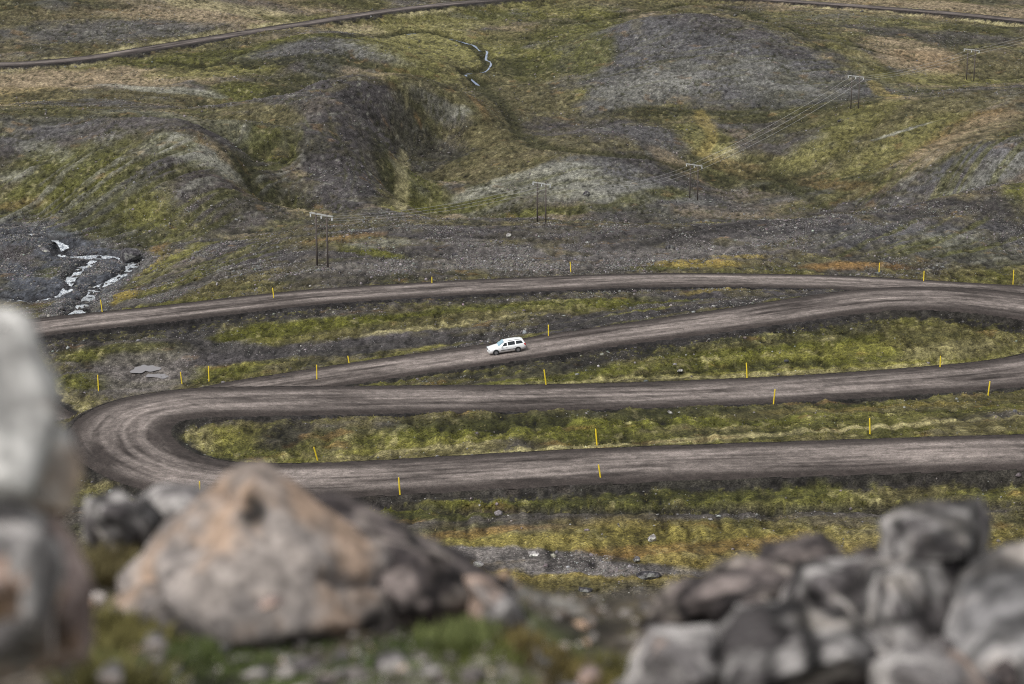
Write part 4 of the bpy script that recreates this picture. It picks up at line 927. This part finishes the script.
# smaller angular stones filling the heaps
rr = random.Random(44)
FILL = [('left',(-20,110),(600,690),(2.7,3.3),22,(8,26)),('mid',(110,520),(610,690),(3.5,4.05),60,(6,22)),('gap',(520,660),(625,690),(3.7,4.2),16,(5,14)),('right',(640,1040),(585,690),(3.7,4.5),24,(14,34))]
for nm_, xr, yr, dr, cnt, sr in FILL:
    for q in range(cnt):
        x = rr.uniform(*xr); y = rr.uniform(*yr); t = (y-yr[0])/(yr[1]-yr[0]); d = dr[1]+(dr[0]-dr[1])*t; s_ = rr.uniform(*sr)*d/FPX
        if nm_ == 'right': y = max(y, 690-(x-620)*.30)
        mt = rr.choice([F_GREY, F_GREY, F_GREY, F_BROWN, F_BROWN, F_BROWN, F_LIGHT, F_SLAB, F_TAN]); p = at(x, y, d)
        o = link('stone', boulder_mesh('stone', s_, 1200+q+len(nm_)*50, (rr.uniform(.9, 1.4), 1, rr.uniform(.5, .85))), mt); o.location = p
        gz = float(ledge_z(p[0], p[1]))
        if nm_ != 'right' or p[2] < gz: o.location.z = gz+s_*.2
        o.rotation_euler = (rr.uniform(-.4, .4), rr.uniform(-.4, .4), rr.uniform(0, 6))
        tag(o, dict(left='blurred stone among the rubble under the pale rock at the left border', mid='blurred stone lying in the grass below the big tan and brown rocks', gap='blurred stone on bare ground in the gap between the two rock groups', right='blurred angular stone packed between the larger grey rocks of the right pile')[nm_], 'stone', dict(left='stones under the left rock', mid='stones below the tan rock', gap='stones in the gap', right='stones in the right pile')[nm_])
# pebbles, moss cushions and grass on the ledge
n = 7000; X = rng.uniform(-2.2, 2.2, n); Y = rng.uniform(2.5, 4.7, n); Zp = ledge_z(X, Y); s_ = np.clip(.005+.006*rng.pareto(2.6, n), .004, .022)
cc = np.array([.22, .20, .185])*np.exp(rng.normal(0, .5, n))[:, None]*np.where(rng.uniform(0, 1, n)[:, None] < .15, np.array([1.1, .85, .65]), .75)
tag(scatter_stones('pebbles', X, Y, Zp, s_, np.clip(cc, .02, .6), M_STONE), 'small pebbles covering the ledge', 'pebbles', kind='stuff')
def clumps(spec):
    A = []
    for (px, py, d, r, n, col, h) in spec:
        cx, cy, _ = at(px, py, d); R = r*d/FPX
        a = rng.uniform(0, 6.28, n); q = np.sqrt(rng.uniform(0, 1, n))*R
        A.append((cx+np.cos(a)*q, cy+np.sin(a)*q*1.3, np.full(n, h)*rng.uniform(.5, 1.4, n), np.array(col)[None]*rng.uniform(.6, 1.4, (n, 1))))
    return [np.concatenate(t) for t in zip(*A)]
X, Y, h, c = clumps([(105,520,4.4,45,500,(.10,.09,.045),.06),(110,560,4.0,50,500,(.12,.115,.045),.05),(385,645,4.0,50,300,(.07,.11,.035),.035),(300,650,4.05,40,200,(.07,.10,.035),.03),(190,650,4.0,60,300,(.08,.11,.04),.04),(455,650,4.1,40,240,(.12,.15,.06),.05),(345,655,3.8,35,220,(.09,.15,.045),.035),(395,625,3.8,50,260,(.11,.14,.06),.035),(180,560,4.4,30,200,(.11,.12,.04),.07),(130,600,3.5,50,300,(.10,.12,.04),.05),(110,540,3.6,30,200,(.12,.12,.05),.09),
 (300,670,3.5,60,320,(.09,.16,.04),.04),(560,630,4.1,60,300,(.14,.12,.05),.045),(620,625,4.2,50,260,(.12,.12,.04),.045),(470,650,3.9,60,320,(.11,.14,.04),.04),(660,660,3.8,40,180,(.24,.17,.06),.04),
 (690,590,4.4,20,120,(.13,.14,.04),.06),(40,640,2.9,60,260,(.16,.13,.05),.05),(420,675,3.5,60,320,(.08,.14,.04),.04),(230,650,3.6,40,200,(.06,.10,.03),.04),(770,640,3.7,40,120,(.2,.16,.05),.03),(540,680,3.5,80,300,(.15,.14,.07),.035)])
c = c*np.array([.95, .88, .8]); h = h*.8
X2 = rng.uniform(-2, 2, 2600); Y2 = rng.uniform(2.6, 4.7, 2600)
X = np.r_[X, X2]; Y = np.r_[Y, Y2]; h = np.r_[h, rng.uniform(.012, .035, 2600)]; c = np.vstack([c, np.array([[.14, .13, .055]])*rng.uniform(.4, 1.5, (2600, 1))])
Zg = ledge_z(X, Y)
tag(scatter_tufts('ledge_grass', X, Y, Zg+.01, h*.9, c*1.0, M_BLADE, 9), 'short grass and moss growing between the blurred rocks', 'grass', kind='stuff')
# ------------------------------------------------------------------ camera, sky, sun
cam = D.cameras.new('camera'); cam.lens = 85; cam.sensor_width = 36; cam.clip_start = .1; cam.clip_end = 20000
co = D.objects.new('camera', cam); COL.objects.link(co); co.rotation_euler = (math.radians(90-17), 0, 0); SC.camera = co
cam.dof.use_dof = True; cam.dof.focus_distance = 290; cam.dof.aperture_fstop = 3.7; cam.dof.aperture_blades = 7
w = D.worlds.new('World'); SC.world = w; w.use_nodes = True; nt = w.node_tree; bg = nt.nodes['Background']
SUN_EL, SUN_AZ = 54, 228          # azimuth the light comes from, clockwise from +Y
sk = nt.nodes.new('ShaderNodeTexSky'); sk.sky_type = 'NISHITA'; sk.sun_disc = False; sk.sun_elevation = math.radians(SUN_EL); sk.sun_rotation = math.radians(SUN_AZ)
sk.air_density = 1.0; sk.dust_density = 3.0; sk.ozone_density = 1.0
hs = nt.nodes.new('ShaderNodeHueSaturation'); hs.inputs['Saturation'].default_value = .15; hs.inputs['Value'].default_value = 1.35
nt.links.new(sk.outputs[0], hs.inputs['Color']); nt.links.new(hs.outputs[0], bg.inputs[0]); bg.inputs[1].default_value = .15
L = D.lights.new('sun', 'SUN'); L.energy = 2.1; L.angle = math.radians(12); L.color = (1, .97, .92)
lo = D.objects.new('sun', L); COL.objects.link(lo)
az = math.radians(SUN_AZ); el = math.radians(SUN_EL)
dv = Vector((math.sin(az)*math.cos(el), math.cos(az)*math.cos(el), math.sin(el)))
lo.rotation_euler = dv.to_track_quat('Z', 'Y').to_euler()
SC.view_settings.view_transform = 'Standard'; SC.view_settings.look = 'None'; SC.view_settings.exposure = 0; SC.view_settings.gamma = 1
SC.cycles.pixel_filter_type = 'BLACKMAN_HARRIS'; SC.cycles.filter_width = 1.1
SC.cycles.use_denoising = True; SC.cycles.denoising_prefilter = 'NONE'
